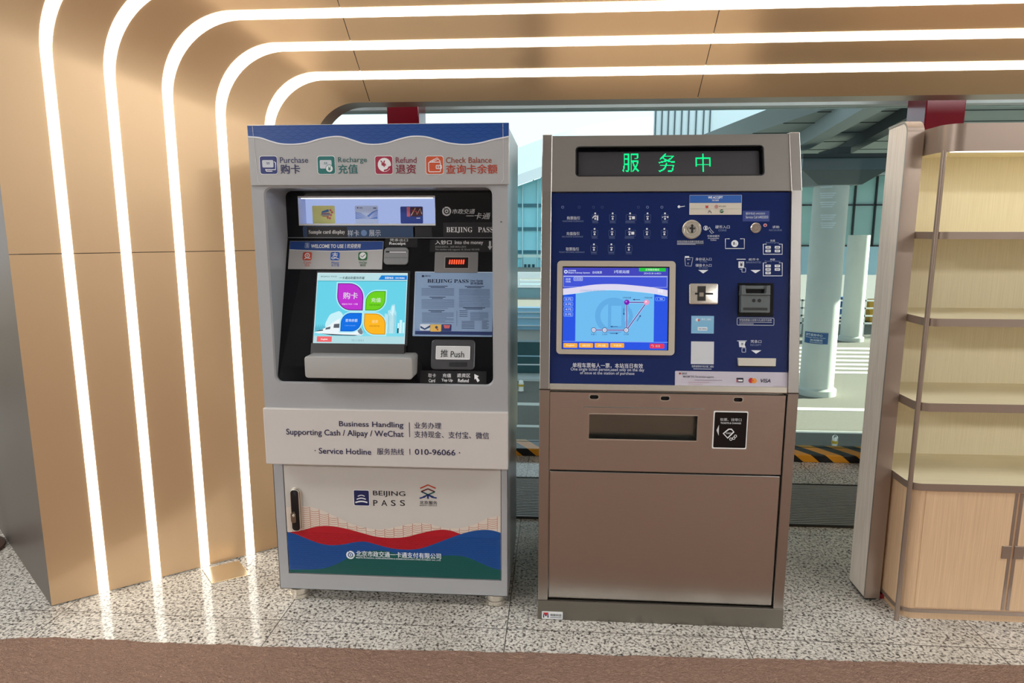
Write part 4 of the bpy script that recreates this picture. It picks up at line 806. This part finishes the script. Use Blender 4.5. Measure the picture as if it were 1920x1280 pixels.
for a_, c_ in (((1200, 561.5), (1187, 561.5)), ((1158, 612), (1145, 612)), ((1144, 625), (1158, 625)), ((1169.5, 578), (1169.5, 590)), ((1194, 602), (1201, 591))):
    I.L([a_, c_], .9, TK, 7); dx, dy = c_[0] - a_[0], c_[1] - a_[1]; L_ = math.hypot(dx, dy); dx, dy = dx / L_, dy / L_; I.G([(c_[0] + dx * 1.2, c_[1] + dy * 1.2), (c_[0] - dx * 3 - dy * 1.6, c_[1] - dy * 3 + dx * 1.6), (c_[0] - dx * 3 + dy * 1.6, c_[1] - dy * 3 - dx * 1.6)], TK, 8)
I.R(1055.5, 640.2, 1252, 641, lit(150, 176, 250), 3)
for k, s in enumerate(('English', '返回', '充值', '卡查询')): I.R(1056.5 + k * 29.2, 643, 1082.5 + k * 29.2, 651.5, lit(246, 172, 66), 4, 1.4); I.T(s, 1062 + k * 29.2, 645.4, 1077 + k * 29.2, 649.4, lit(255, 240, 200), .01, lay=6)
I.R(1218, 644, 1245.5, 653, lit(226, 54, 92), 4, 2); I.T('取消', 1229, 646.4, 1237, 650.6, W, .02, lay=6); I.C(1223, 648.4, 2, .9, W, 6, -90, 180)
b.build('touch_screen', ts, label='lit blue touchscreen showing a route diagram')
# coin slot, help button, card slot, banknote slot, receipt slot
b = MB(); c0 = NP.at(*NP.uv(1296.5, 430.5), 0); k = NP.px((1296, 430)); b.lathe(c0, [(18 * k, 0), (18 * k, .008), (16.5 * k, .011), (14.5 * k, .011), (13.5 * k, .007), (11 * k, .007), (10 * k, .010), (0.2 * k, .010)], CHROME, 36, NP); I = Ink(b, NP, .0106)
I.C(1296.5, 430.5, 7.4, .8, ink(120, 112, 100), 1); I.R(1295, 421.5, 1298.6, 437, BLACK, 2, 1.2); I.D(1293.5, 428.5, 2, ink(40, 38, 36), 2); I.D(1300.5, 429, 2, ink(60, 56, 52), 2); I.L([(1286, 424.5), (1288.5, 431.5)], 1, ink(120, 112, 100), 1)
b.build('coin_slot', tm, smooth=True, label='round polished coin slot')
b = MB(); c0 = NP.at(*NP.uv(1416.5, 427.5), 0); b.lathe(c0, [(9.6 * k, 0), (9.6 * k, .006), (8.4 * k, .008), (8 * k, .005), (.1 * k, .0055)], CHROME, 28, NP); I = Ink(b, NP, .0065); I.D(1416.5, 427.5, 7.6, M('speaker_brown', (146, 130, 116), .4, .6), 0)
for a_ in range(8): I.D(1416.5 + 4.6 * math.cos(a_ * .785), 427.5 + 4.6 * math.sin(a_ * .785), .8, ink(90, 78, 70), 2, 8)
b.build('call_button', tm, smooth=True, label='round help call button')
b = MB(); b.lathe(NP.at(*NP.uv(1434.5, 422.3), 0), [(3.2 * k, 0), (3.2 * k, .002), (2.6 * k, .003), (.1 * k, .003)], ink(226, 180, 184), 16, NP); b.lathe(NP.at(*NP.uv(1434.5, 422.3), .003), [(2 * k, 0), (1.4 * k, .0015), (.1 * k, .002)], ink(190, 24, 48), 14, NP); b.build('indicator_lamp', tm, label='tiny red indicator lamp')
b = MB(); q = NP.box(1291.5, 531.5, 1345.5, 570.5); b.slab(NP, rrect(*q, .006, 5), 0, .010, CHROME).bev(.003); I = Ink(b, NP, .0106); I.R(1306.5, 536.5, 1322, 564, ink(46, 42, 38)); I.R(1302, 549, 1336, 552.5, BLACK, 1); I.R(1310, 548.5, 1318, 556, ink(150, 140, 124), 2, 1)
b.build('card_slot', tm, smooth=True, label='polished steel card slot')
b = MB(); q = NP.box(1383, 530.5, 1449.5, 593); hole = [(q[0], q[1]), (q[2], q[1]), (q[2], q[3]), (q[0], q[3])]
b.slab(NP, hole, .0002, .003, BLACKG); b.build('banknote_recess', tm)
br_ = bpy.data.objects['banknote_recess']; BG = M('acceptor_slate', (92, 98, 98), .35, noise=.05)
b = MB(); q = NP.box(1385.5, 554, 1439, 586.5); b.slab(NP, rrect(*q, .003, 3), .003, .030, BG); q = NP.box(1386, 536, 1439, 554); b.slab(NP, [(q[0], q[1]), (q[0] + .016, q[1]), (q[0] + .012, q[3]), (q[0], q[3])], .003, .034, BG); b.slab(NP, [(q[2] - .016, q[1]), (q[2], q[1]), (q[2], q[3]), (q[2] - .012, q[3])], .003, .034, BG)
b.slab(NP, [(q[0], q[3] - .012), (q[2], q[3] - .012), (q[2], q[3]), (q[0], q[3])], .003, .02, BG); b.slab(NP, [(q[0], q[1]), (q[2], q[1]), (q[2], q[1] + .006), (q[0], q[1] + .006)], .003, .036, BG); b.bev(.002)
I = Ink(b, NP, .0305); I.D(1408.5, 564, 3.4, BLACK); I.D(1419, 564, 3.4, BLACK); I.R(1389, 577, 1434, 582, ink(40, 42, 42)); b.build('banknote_slot', br_, label='slate grey banknote slot')
b = MB(); q = NP.box(1382, 671, 1453, 685.5); b.slab(NP, [(q[0] + .003, q[1]), (q[2] - .001, q[1]), (q[2], q[3]), (q[0], q[3])], 0, .012, M('receipt_white', (206, 200, 186), .3)); b.rect(NP, q[0] + .002, q[1] - .005, q[2], q[1], .001, BLACK); b.build('receipt_slot', tm, label='cream receipt outlet')
# header with LED display
HS = V((0, 2.535 - 2.470, TZ - 1.605)).normalized(); HNn = V((1, 0, 0)).cross(HS); HO = V((0, 2.470, 1.605)); HPl = Pl(HO - HNn * .008, (1, 0, 0), HS)
lq = HPl.box(1080, 274, 1432, 329); b = MB(); ht = math.hypot(2.535 - 2.470, TZ - 1.605) - .002; hl = rrect(*lq, .012, 5)
b.poly(HPl, [(xi0, .002), (xi1, .002), (xi1, ht), (xi0, ht)], 0, STEEL, [hl]); b.loft([[HPl.at(u_, v_, 0) for u_, v_ in hl], [HPl.at(u_, v_, -.02) for u_, v_ in hl]], BLACK, cap=False)
b.face([HPl.at(xi0, ht), HPl.at(xi1, ht), HPl.at(xi1, ht) + V((0, .06, 0)), HPl.at(xi0, ht) + V((0, .06, 0))], STEEL); b.face([HPl.at(xi0, .002, -.03), HPl.at(xi1, .002, -.03), HPl.at(xi1, .002), HPl.at(xi0, .002)], CHROME); b.line(HPl, hl, .004, .0006, BLACK, True)
b.build('display_header', tm, label='steel header around the display')
b = MB(); b.poly(HPl, hl, -.019, BLACKG); q = HPl.box(1085, 280, 1426, 325); b.rect(HPl, *q, -.0185, M('led_board', (48, 46, 50), .5, noise=.05, scale=200)); I = Ink(b, HPl, -.018)
LED = lit(10, 232, 134, 1.5)
for s, x0, x1 in (('服', 1168, 1199.5), ('务', 1236, 1268.5), ('中', 1306, 1334.5)): 
    vs_, fs_, bb_ = glyphs(s, 0, 0); qq = HPl.box(x0, 284, x1, 318.5); nx, ny = 22, 24
    # dot matrix: keep the lamps whose centre lies inside the character
    def inside(px_, py_):
        for f_ in fs_:
            P_ = [vs_[i_] for i_ in f_]
            if all((P_[(i_ + 1) % len(P_)][0] - P_[i_][0]) * (py_ - P_[i_][1]) - (P_[(i_ + 1) % len(P_)][1] - P_[i_][1]) * (px_ - P_[i_][0]) >= -1e-7 for i_ in range(len(P_))): return True
        return False
    for i_ in range(nx):
        for j_ in range(ny):
            fx, fy = (i_ + .5) / nx, (j_ + .5) / ny
            if inside(bb_[0] + (bb_[2] - bb_[0]) * fx, bb_[1] + (bb_[3] - bb_[1]) * fy):
                u_, v_ = qq[0] + (qq[2] - qq[0]) * fx, qq[1] + (qq[3] - qq[1]) * fy; a_ = (qq[2] - qq[0]) / nx * .5; b.rect(HPl, u_ - a_, v_ - a_, u_ + a_, v_ + a_, -.0178, LED)
b.build('led_display', tm, label='dark display with three green glowing characters')

# ---------------------------------------------------------------- gable panel and shelf unit
GX0, GX1, GY0, GY1, GZ = 1.243, 1.298, 2.585, 2.73, 1.852
gp = thing('gable_panel', ((GX0 + GX1) / 2, 2.66, 0), 'upright limed wood end panel with bronze edge left of the shelf unit', 'panel')
def arcpts(cx, cy, r, a0, a1, n=8): return [(cx + r * math.cos(math.radians(a0 + (a1 - a0) * i / n)), cy + r * math.sin(math.radians(a0 + (a1 - a0) * i / n))) for i in range(n + 1)]
SPL = Pl((GX0, 0, 0), (0, -1, 0), (0, 0, 1))                # faces -X
sil = [(-GY1, .012), (-GY0, .012)] + arcpts(-GY0 - .045, GZ - .045, .045, 0, 90) + [(-GY1, GZ - .006)]
b = MB(); b.slab(SPL, sil, -(GX1 - GX0) + .003, -.001, LIME); b.build('core', gp)
inn = [(-GY1, .012), (-GY0 - .004, .012)] + arcpts(-GY0 - .045, GZ - .045, .041, 0, 90) + [(-GY1, GZ - .010)]
b = MB(); b.loft([[SPL.at(u_, v_, -.0) for u_, v_ in sil], [SPL.at(u_, v_, -(GX1 - GX0)) for u_, v_ in sil]], TRIM, cap=False, close=False)
out_ = [(-GY1, .012), (-GY0 + .004, .012)] + arcpts(-GY0 - .045, GZ - .045, .049, 0, 90) + [(-GY1, GZ - .002)]
b.loft([[SPL.at(u_, v_, 0.0015) for u_, v_ in inn], [SPL.at(u_, v_, 0.0015) for u_, v_ in out_], [SPL.at(u_, v_, -(GX1 - GX0) - .0015) for u_, v_ in out_]], TRIM, cap=False, close=False)
b.build('edge_trim', gp, smooth=True)
MB().box(GX0 + .006, GX1 - .006, GY0 + .008, GY1, 0, .012, BLACK).build('foot', gp)
SX0, SX1, SY0, SY1 = 1.303, 2.62, 2.447, 2.80
su = thing('shelf_unit', (1.95, 2.65, 0), 'pale oak display shelf unit with bronze edges and lower cabinet', 'shelf unit')
def board(r, x0=SX0, y0=SY0, x1=SX1, y1=SY1): return [(x0, y1)] + [(p[0], p[1]) for p in arcpts(x0 + r, y0 + r, r, 180, 270, 8)] + [(x1, y0), (x1, y1)]
for z0, z1, nm in ((.522, .549, 'worktop'), (.822, .853, 'shelf'), (1.132, 1.160, 'shelf'), (1.437, 1.462, 'shelf')):
    b = MB(); b.prism(board(.045), z0, z1, OAKH, TRIM); b.build(nm, su, smooth=True)
MB().box(SX0, SX1, SY1 - .002, SY1 + .016, .045, 1.80, OAK).build('back_panel', su)
b = MB(); bo = board(.06, SX0 + .004, SY0 - .004); bi = board(.05, SX0 + .016, SY0 + .012)
b.loft([[V((x, y, z)) for x, y in bo] for z in (1.731, 1.822)], TRIM, cap=False); b.face([V((x, y, 1.822)) for x, y in bo], TRIM); b.face([V((x, y, 1.745)) for x, y in bo][::-1], OAKH); b.build('top_canopy', su, smooth=True)
MB().box(SX0 + .05, SX1 - .02, SY0 + .02, SY0 + .06, 1.733, 1.742, lit(255, 250, 236, 2.5)).build('light_strip', su, label='white light strip under the canopy')
ld = bpy.data.lights.new('shelf_light', 'AREA'); ld.shape = 'RECTANGLE'; ld.size = 1.2; ld.size_y = .03; ld.energy = .9; ld.color = (1, .96, .86)
lo = bpy.data.objects.new('shelf_light', ld); COL.objects.link(lo); lo.location = (1.96, SY0 + .04, 1.73)
b = MB(); CX0 = SX0 + .012; b.prism(board(.05, CX0, SY0 + .012, SX1, SY1 - .003), .046, .521, OAKD); b.build('carcass', su, smooth=True)
b = MB(); b.prism(board(.05, CX0 - .004, SY0 + .007), .032, .046, TRIM); b.prism(board(.05, CX0 + .012, SY0 + .02), .0, .032, OAKD); b.build('plinth', su, smooth=True)
DY = SY0 + .009; DPn = Pl((0, DY, 0))
dx0 = DPn.uv(1733, 920)[0]; dx1 = DPn.uv(1904, 1000)[0] - .0; seam = DPn.uv(1892, 1080)[0]
dl = DPn.uv(1726, 1030)[0]
for x0, x1, sgn in ((dl, seam - .004, 1), (seam + .004, seam + .36, -1)):
    b = MB().box(x0, x1, DY, DY + .018, .052, .516, OAKD).bev(.0012)
    e0, e1 = (x1 - .011, x1) if sgn > 0 else (x0, x0 + .011)
    b.box(e0, e1, DY - .0008, DY + .001, .052, .516, TRIM); d_ = b.build('cabinet_door', su)
    h0, h1 = (x1 - .034, x1 - .001) if sgn > 0 else (x0 + .001, x0 + .036)
    MB().box(h0, h1, DY - .004, DY + .002, .262, .312, TRIM).bev(.001).build('handle', d_)
MB().tube([(1.3045, SY0 + .006, 0), (1.3045, SY0 + .006, 1.735)], .0085, TRIM, 14).build('corner_post', su, smooth=True)
rp_ = at(1657, 1112, z=.0)
MB().box(1.302, 1.328, 2.60, 2.68, 0, .022, RED).bev(.003).build('red_wedge', org=(1.315, 2.62, 0), label='small red block on the floor between end panel and cabinet', cat='block')
# floor plate and stanchion
b = MB(); pts = [at(x, y, z=0) for x, y in ((379, 1068), (447, 1052), (470, 1078), (397, 1095))]
b.prism([(p.x, p.y) for p in pts][::-1], 0, .004, M('plate_metal', (205, 188, 160), .25, .8, noise=.1, scale=30)); b.bev(.0008)
b.build('floor_plate', org=(sum((p for p in pts), V()) / 4), label='small square metal cover plate on the granite floor by the portal', cat='cover plate')
sc_ = V((-2.715, 2.725, 0)); st_ = thing('stanchion', sc_, 'brown round stanchion base with pole at the left edge', 'stanchion')
MB().lathe(sc_, [(.145, 0), (.15, .006), (.148, .014), (.11, .022), (.03, .03), (.02, .04)], M('stanchion_brown', (112, 88, 76), .35, .5), 40).build('base', st_, smooth=True)
MB().lathe(sc_, [(.019, .03), (.019, .98), (.03, .985), (.03, 1.03), (.01, 1.04)], M('pole_metal', (190, 186, 180), .25, 1), 20).build('pole', st_, smooth=True)

# ---------------------------------------------------------------- outside
def out(px, py, Y): return at(px, py, Y=Y)
def column(cx, cy, r, ztop, label, sign=None):
    t = thing('round_column', (cx, cy, ROADZ), label, 'column'); MB().lathe((cx, cy, ROADZ), [(r + .06, 0), (r + .06, .12), (r, .16), (r, ztop - ROADZ)], CONC, 40).build('shaft', t, smooth=True); return t
Y1 = 14.25; x0 = out(1508, 740, Y1 - .33).x; x1 = out(1570, 740, Y1 - .33).x; r1 = (x1 - x0) / 2; cx1 = (x0 + x1) / 2 + .02
c1 = column(cx1, Y1, r1, 2.5, 'thick pale column with blue sign and steel capital beyond the window')
cz0, cz1, cz2 = out(1570, 345, Y1 - .6).z, out(1570, 318, Y1 - .6).z, out(1570, 296, Y1 - .6).z
b = MB(); cr = lambda h, d: [(cx1 - h, Y1 - d), (cx1 + h, Y1 - d), (cx1 + h, Y1 + d), (cx1 - h, Y1 + d)]
CAPM = M('capital_steel', (72, 88, 92), .35, .4)
b.loft([[V((x, y, z)) for x, y in cr(h, d)] for h, d, z in ((.42, .42, cz0), (.80, .62, cz1), (.80, .62, cz2))], CAPM); b.bev(.01); b.build('capital', c1)
b = MB(); b.box(cx1 - .78, cx1 + .78, Y1 - .55, Y1 + .55, cz2, cz2 + .09, CAND); b.box(cx1 - .12, cx1 + .12, Y1 - .5, Y1 + .5, cz2 + .09, cz2 + .22, CAND); b.build('bearing', c1)
def curved(px0, py0, px1, py1, mat_, off, fnm, name, par, prints=None):
    # a thin label wrapped on the column
    a0 = out((px0 + px1) / 2, (py0 + py1) / 2, Y1 - r1)
    z0_, z1_ = out(px0, py1, Y1 - r1).z, out(px0, py0, Y1 - r1).z
    t0 = math.asin(max(-1, min(1, (out(px0, py0, Y1 - r1 * .9).x - cx1) / (r1 + off)))); t1 = math.asin(max(-1, min(1, (out(px1, py0, Y1 - r1 * .9).x - cx1) / (r1 + off))))
    b_ = MB(); N = 8; rows = [[V((cx1 + (r1 + off) * math.sin(t0 + (t1 - t0) * i / N), Y1 - (r1 + off) * math.cos(t0 + (t1 - t0) * i / N), z)) for z in (z0_, z1_)] for i in range(N + 1)]
    b_.add([p for r in rows for p in r], [(i * 2, i * 2 + 2, i * 2 + 3, i * 2 + 1) for i in range(N)], mat_)
    for s, u0, v0, u1, v1 in prints or []:
        vs, fs, bb = glyphs(s, .012, 0); P_ = []
        for x, y in vs:
            u_ = u0 + (u1 - u0) * (x - bb[0]) / (bb[2] - bb[0]); v_ = v0 + (v1 - v0) * (y - bb[1]) / (bb[3] - bb[1]); th = t0 + (t1 - t0) * u_
            P_.append(V((cx1 + (r1 + off + .004) * math.sin(th), Y1 - (r1 + off + .004) * math.cos(th), z0_ + (z1_ - z0_) * v_)))
        b_.add(P_, fs, ink(225, 232, 240))
    return b_.build(name, par)
curved(1517, 624, 1552, 645, ink(32, 84, 140), .012, None, 'sign', c1, [('旅客服务中心', .08, .66, .78, .9), ('Passenger Service Center', .08, .48, .9, .6), ('休闲娱乐', .3, .22, .8, .42), ('Entertainment', .3, .08, .8, .18)]).__setitem__('label', 'blue direction sign on the column')
lt = M('column_letters', (226, 236, 238), .3)
for k, (ya, yb) in enumerate(((341, 352), (361, 371), (378, 391), (402, 414), (417, 431))):
    for j in range(3):
        curved(1541 + j * .5, ya + j * 4, 1566 - j * 3, ya + j * 4 + 2.2, lt, .01, None, 'raised_lettering', c1)
Y2 = 21.4; x0 = out(1583, 640, Y2 - .3).x; x1 = out(1622, 640, Y2 - .3).x
c2 = column((x0 + x1) / 2, Y2, (x1 - x0) / 2, 1.3, 'slimmer pale column farther back, right of the sign column')
# canopy slab with beams
cz = cz2 + .22
cp = thing('canopy', (9, 14, ROADZ), 'grey panelled canopy ceiling with diagonal beams above the columns', 'canopy')
CXL = 5.15
b = MB(); ca = [out(1500, 243, 26.0), ]
zc = cz + .30
pA = at(1440, 240, z=zc); pB = at(1560, 200, z=zc); pA = pB + (pA - pB) * ((23.8 - pB.y) / (pA.y - pB.y))
dirv = (pA - pB).normalized(); P0 = pB - dirv * 2.5; P1 = pA
b.prism([(P0.x, P0.y), (P0.x + 9, P0.y), (P1.x + 12, P1.y), (P1.x, P1.y)], zc, zc + .35, CANM); b.build('ceiling_slab', cp)
b = MB()
for k in range(1, 12):
    y = P0.y + (P1.y - P0.y) * (k / 12) ** 1.5; xl = P0.x + (P1.x - P0.x) * (y - P0.y) / (P1.y - P0.y); b.box(xl, xl + 9, y - .02, y + .02, zc - .012, zc, CAND)
b.build('panel_joints', cp)
for xa, ya, xb, yb, wd, dp in ((1506, 278, 1652, 197, .30, .26), (1570, 296, 1668, 245, .22, .2)):
    a, c = at(xa, ya, z=zc - dp), at(xb, yb, z=zc - dp); d_ = (c - a).normalized(); c = c + d_ * 3; a = a - d_ * .4; nv = V((-d_.y, d_.x, 0)) * wd / 2
    b = MB(); b.prism([((a - nv).x, (a - nv).y), ((c - nv).x, (c - nv).y), ((c + nv).x, (c + nv).y), ((a + nv).x, (a + nv).y)], zc - dp, zc, M('beam_grey', (150, 160, 160), .5) if dp > .22 else CAND); b.build('beam', cp)
# elevated glass corridor behind the columns
Yc = 24.5
ec = thing('glass_corridor', (out(1620, 500, Yc).x, Yc, ROADZ), 'elevated pale blue glass corridor behind the round columns', 'corridor')
xa, xb = out(1490, 500, Yc).x, 17.0; za, zb_, zc_ = out(1600, 515, Yc).z, out(1600, 462, Yc).z, out(1600, 330, Yc).z
MB().box(xa, xb, Yc, Yc + 3, za, zb_, PALEB).build('spandrel', ec)
MB().box(xa, xb, Yc + .05, Yc + 2.9, zb_, zc_, M('corridor_glass', (146, 188, 186), .1, noise=.25, scale=.4)).build('glazing', ec)
MB().box(xa - .3, xb, Yc - .4, Yc + 3.4, zc_, zc_ + .4, CANM).build('roof', ec)
b = MB()
for px in (1528, 1562, 1598, 1637, 1676, 1715, 1755): x = out(px, 420, Yc).x; MB().box(x, x + .05, Yc - .03, Yc + .06, zb_, zc_, M('mullion_dark', (40, 44, 46), .4)).build('mullion', ec)
for z in (zb_, (zb_ + zc_) / 2 + .2): b.box(xa, xb, Yc - .03, Yc + .06, z, z + .05, MATS['mullion_dark'])
b.build('transoms', ec)
for px in (1500, 1640, 1760, 1900): x = out(px, 560, Yc).x; MB().lathe((x, Yc + 1.5, ROADZ), [(.3, 0), (.3, za - ROADZ)], CONC, 16).build('support_column', ec, smooth=True)
# low white house seen through the corridor side
# guard rails and a row of parked vehicles on the far side
gr_ = thing('guard_rail', (9, 27, ROADZ), 'white guard rail on the far side of the outside road', 'railing')
b = MB(); Yr = 22.6
for z in (.35, .6, .85, 1.1): b.box(5.0, 18, Yr, Yr + .05, ROADZ + z, ROADZ + z + .05, WHITEP)
b.build('rails', gr_)
for k in range(14): MB().box(5 + k, 5.06 + k, Yr, Yr + .06, ROADZ, ROADZ + 1.15, WHITEP).build('post', gr_)
def barrier(px, py, Y, wd, c, label):
    p = out(px, py, Y); t = thing('traffic_barrier', (p.x, Y, ROADZ), label, 'barrier', 'plastic traffic barriers'); m = M('barrier_%d' % c[0], c, .4); hh = p.z - ROADZ
    b = MB().loft([[V((p.x - wd / 2, Y - d, z)), V((p.x + wd / 2, Y - d, z)), V((p.x + wd / 2, Y + d, z)), V((p.x - wd / 2, Y + d, z))] for d, z in ((.28, ROADZ), (.26, ROADZ + hh * .3), (.13, ROADZ + hh * .55), (.11, ROADZ + hh))], m); b.bev(.03); b.build('body', t)
    MB().box(p.x - wd / 2 + .1, p.x + wd / 2 - .1, Y - .29, Y - .2, ROADZ + hh * .08, ROADZ + hh * .22, WHITEP).build('reflective_strip', t)
barrier(1641, 560, 26, .5, (236, 180, 60), 'yellow plastic traffic barrier beyond the guard rail'); barrier(1580, 556, 27, .9, (70, 120, 190), 'blue plastic traffic barrier beyond the guard rail, between the two columns')
# bollards
def bollard(px, pyb, pyt, label, z=ROADZ):
    p = at(px, pyb, z=z); h = (out(px, pyt, p.y).z - z); r = abs(out(px + 5.5, pyb, p.y).x - p.x)
    t = thing('bollard', p, label, 'bollard'); MB().lathe(p, [(r * 1.15, 0), (r, .03), (r, h - r), (r * .8, h - .02), (r * .2, h)], M('bollard_steel', (206, 204, 196), .3, .7), 18).build('post', t, smooth=True)
    b = MB(); b.lathe(p + V((0, 0, h * .42)), [(r + .003, 0), (r + .003, h * .2)], M('bollard_yellow', (214, 176, 60), .4), 18); b.build('reflective_band', t, smooth=True)
bollard(1564, 842, 815, 'short steel bollard just outside the window, right of the ticket machine'); bollard(977, 732, 712, 'small striped bollard across the road, between the two machines')
# hoardings across the road, seen between the machines
Yh = at(990, 703, z=ROADZ).y
b = MB(); zt = out(990, 641, Yh).z; b.box(-14, 4.2, Yh, Yh + .3, ROADZ, zt, M('hedge_teal', (44, 86, 92), .5, noise=.2, scale=3)); hb = b.build('dark_barrier', org=(-2, Yh, ROADZ), label='long dark teal barrier wall across the road', cat='barrier')
b = MB()
for py in (668, 684): zz = out(990, py, Yh).z; b.box(-14, 4.2, Yh - .03, Yh, zz, zz + .03, WHITEP if py == 684 else PALEB)
b.build('rail', hb)
MB().box(-20, 3.2, Yh - .65, Yh - .05, ROADZ, ROADZ + .06, M('pavement', (214, 220, 220), .8)).build('pavement', kind='structure')
Yw = 23.0; zt, zb2 = out(990, 577, Yw).z, ROADZ
b = MB(); b.box(-16, 4.6, Yw, Yw + .4, zb2, zt, M('blue_wall', (160, 206, 232), .4, noise=.05, scale=4)); wb = b.build('blue_wall', org=(-4, Yw, ROADZ), label='pale blue panelled wall behind the dark barrier', cat='wall')
b = MB()
for py in (586, 596, 611, 624): zz = out(990, py, Yw).z; b.box(-16, 4.6, Yw - .03, Yw, zz, zz + .03, WHITEP)
b.build('panel_lines', wb)
# viaduct with white rails
Yv = 34.0; vd = thing('viaduct', (-4, Yv, ROADZ), 'white railed viaduct deck in front of the glass terminal', 'viaduct')
zA, zB = out(990, 562, Yv).z, out(990, 538, Yv).z
MB().box(-26, 4.9, Yv, Yv + 5, zA - .35, zB, M('viaduct_grey', (120, 152, 160), .6)).build('deck', vd)
for k in range(8): MB().box(-25 + k * 4, -24.2 + k * 4, Yv + 1.5, Yv + 2.5, ROADZ, zA - .35, CONC).build('pier', vd)
b = MB()
for py in (536, 528, 519, 513): zz = out(990, py, Yv).z; b.box(-26, 4.9, Yv - .05, Yv + .05, zz - .08, zz + .08, WHITEP)
for k in range(16): b.box(-26 + k * 2, -25.9 + k * 2, Yv - .04, Yv + .04, zB, out(990, 512, Yv).z, WHITEP)
b.build('railing', vd)
# terminal hall with a curved roof
Yt = 62.0; th_ = thing('terminal_hall', (-6, Yt + 12, ROADZ), 'large teal glass terminal hall under a curved white roof', 'terminal')
zr = lambda x: out(990, 343, Yt).z + 3.2 - ((x - 9.0) / 9.0) ** 2 * 2.0
b = MB(); XL, XR = -34, 34; N = 40; xs = [XL + (XR - XL) * i / N for i in range(N + 1)]
zr0 = out(1013, 336, Yt).z; zl0 = out(973, 350, Yt).z; xr0 = out(1013, 336, Yt).x; xl0 = out(973, 350, Yt).x; sl = (zr0 - zl0) / (xr0 - xl0)
zr = lambda x: zr0 + sl * (x - xr0) - .012 * (x - xr0) ** 2 * (1 if x > xr0 else .25)
b.loft([[V((x, Yt - 2, zr(x))), V((x, Yt + 26, zr(x) + 6)), V((x, Yt + 26, zr(x) + 7)), V((x, Yt - 2, zr(x) + .9))] for x in xs], WHITEP); b.build('curved_roof', th_, smooth=True)
b = MB(); b.loft([[V((x, Yt, ROADZ)), V((x, Yt + .3, ROADZ)), V((x, Yt + .3, zr(x) + .1)), V((x, Yt, zr(x) + .1))] for x in xs], TEALG); b.build('glass_front', th_)
b = MB()
for py in (385, 429, 472, 480): zz = out(990, py, Yt).z; b.box(XL, 14, Yt - .15, Yt + .05, zz - .15, zz + .15, M('spandrel_teal', (46, 104, 118), .4) if py != 480 else M('spandrel_pale', (196, 214, 206), .5))
b.build('floor_bands', th_)
b = MB()
for k in range(22): x = out(979, 420, Yt).x + (k - 16) * 1.36; MB().box(x, x + .1, Yt - .2, Yt, ROADZ, min(zr(x), 30), M('mullion_pale', (176, 214, 220), .4)).build('mullion', th_)
b = MB()
for px in (983, 990, 998): p = out(px, 500, Yt); b.box(p.x, p.x + .22, Yt - .25, Yt, out(990, 511, Yt).z, out(990, 495, Yt).z, M('door_dark', (20, 64, 78), .3))
b.box(out(980, 500, Yt).x, out(1007, 500, Yt).x, Yt - .2, Yt + .0, out(990, 513, Yt).z, out(990, 482, Yt).z, M('entrance_pale', (150, 200, 206), .4)); b.build('entrance', th_)
for dx in (0, 1): 
    a_ = out(978 + dx * 20, 312, Yt + 4); c_ = out(988 + dx * 20, 336 - dx * 3, Yt + 4); b = MB().tube([a_ + V((0, 20, 3)), c_ + V((0, 20, .6))], .10, M('stay_grey', (150, 160, 165), .5), 8); b.build('roof_stay', th_)
# tall glazed screen far behind the ticket machine
Ys = 30.0; sx0, sx1 = out(1226, 222, Ys).x, out(1500, 222, Ys).x; sz = out(1300, 190, Ys).z + 1.5
sn = thing('glazed_screen', ((sx0 + sx1) / 2, Ys, ROADZ), 'tall white translucent screen with thin dark mullions beyond the steel machine', 'screen')
MB().box(sx0, sx1, Ys, Ys + .1, ROADZ, sz, M('screen_white', (238, 246, 248), .5, emit=0)).build('panel', sn)
b = MB()
for px in (1228, 1240, 1252, 1264, 1277, 1290, 1304, 1318, 1330): x = out(px, 222, Ys).x; MB().box(x, x + .05, Ys - .06, Ys, ROADZ, sz, M('mullion_slate', (86, 98, 104), .5)).build('mullion', sn)
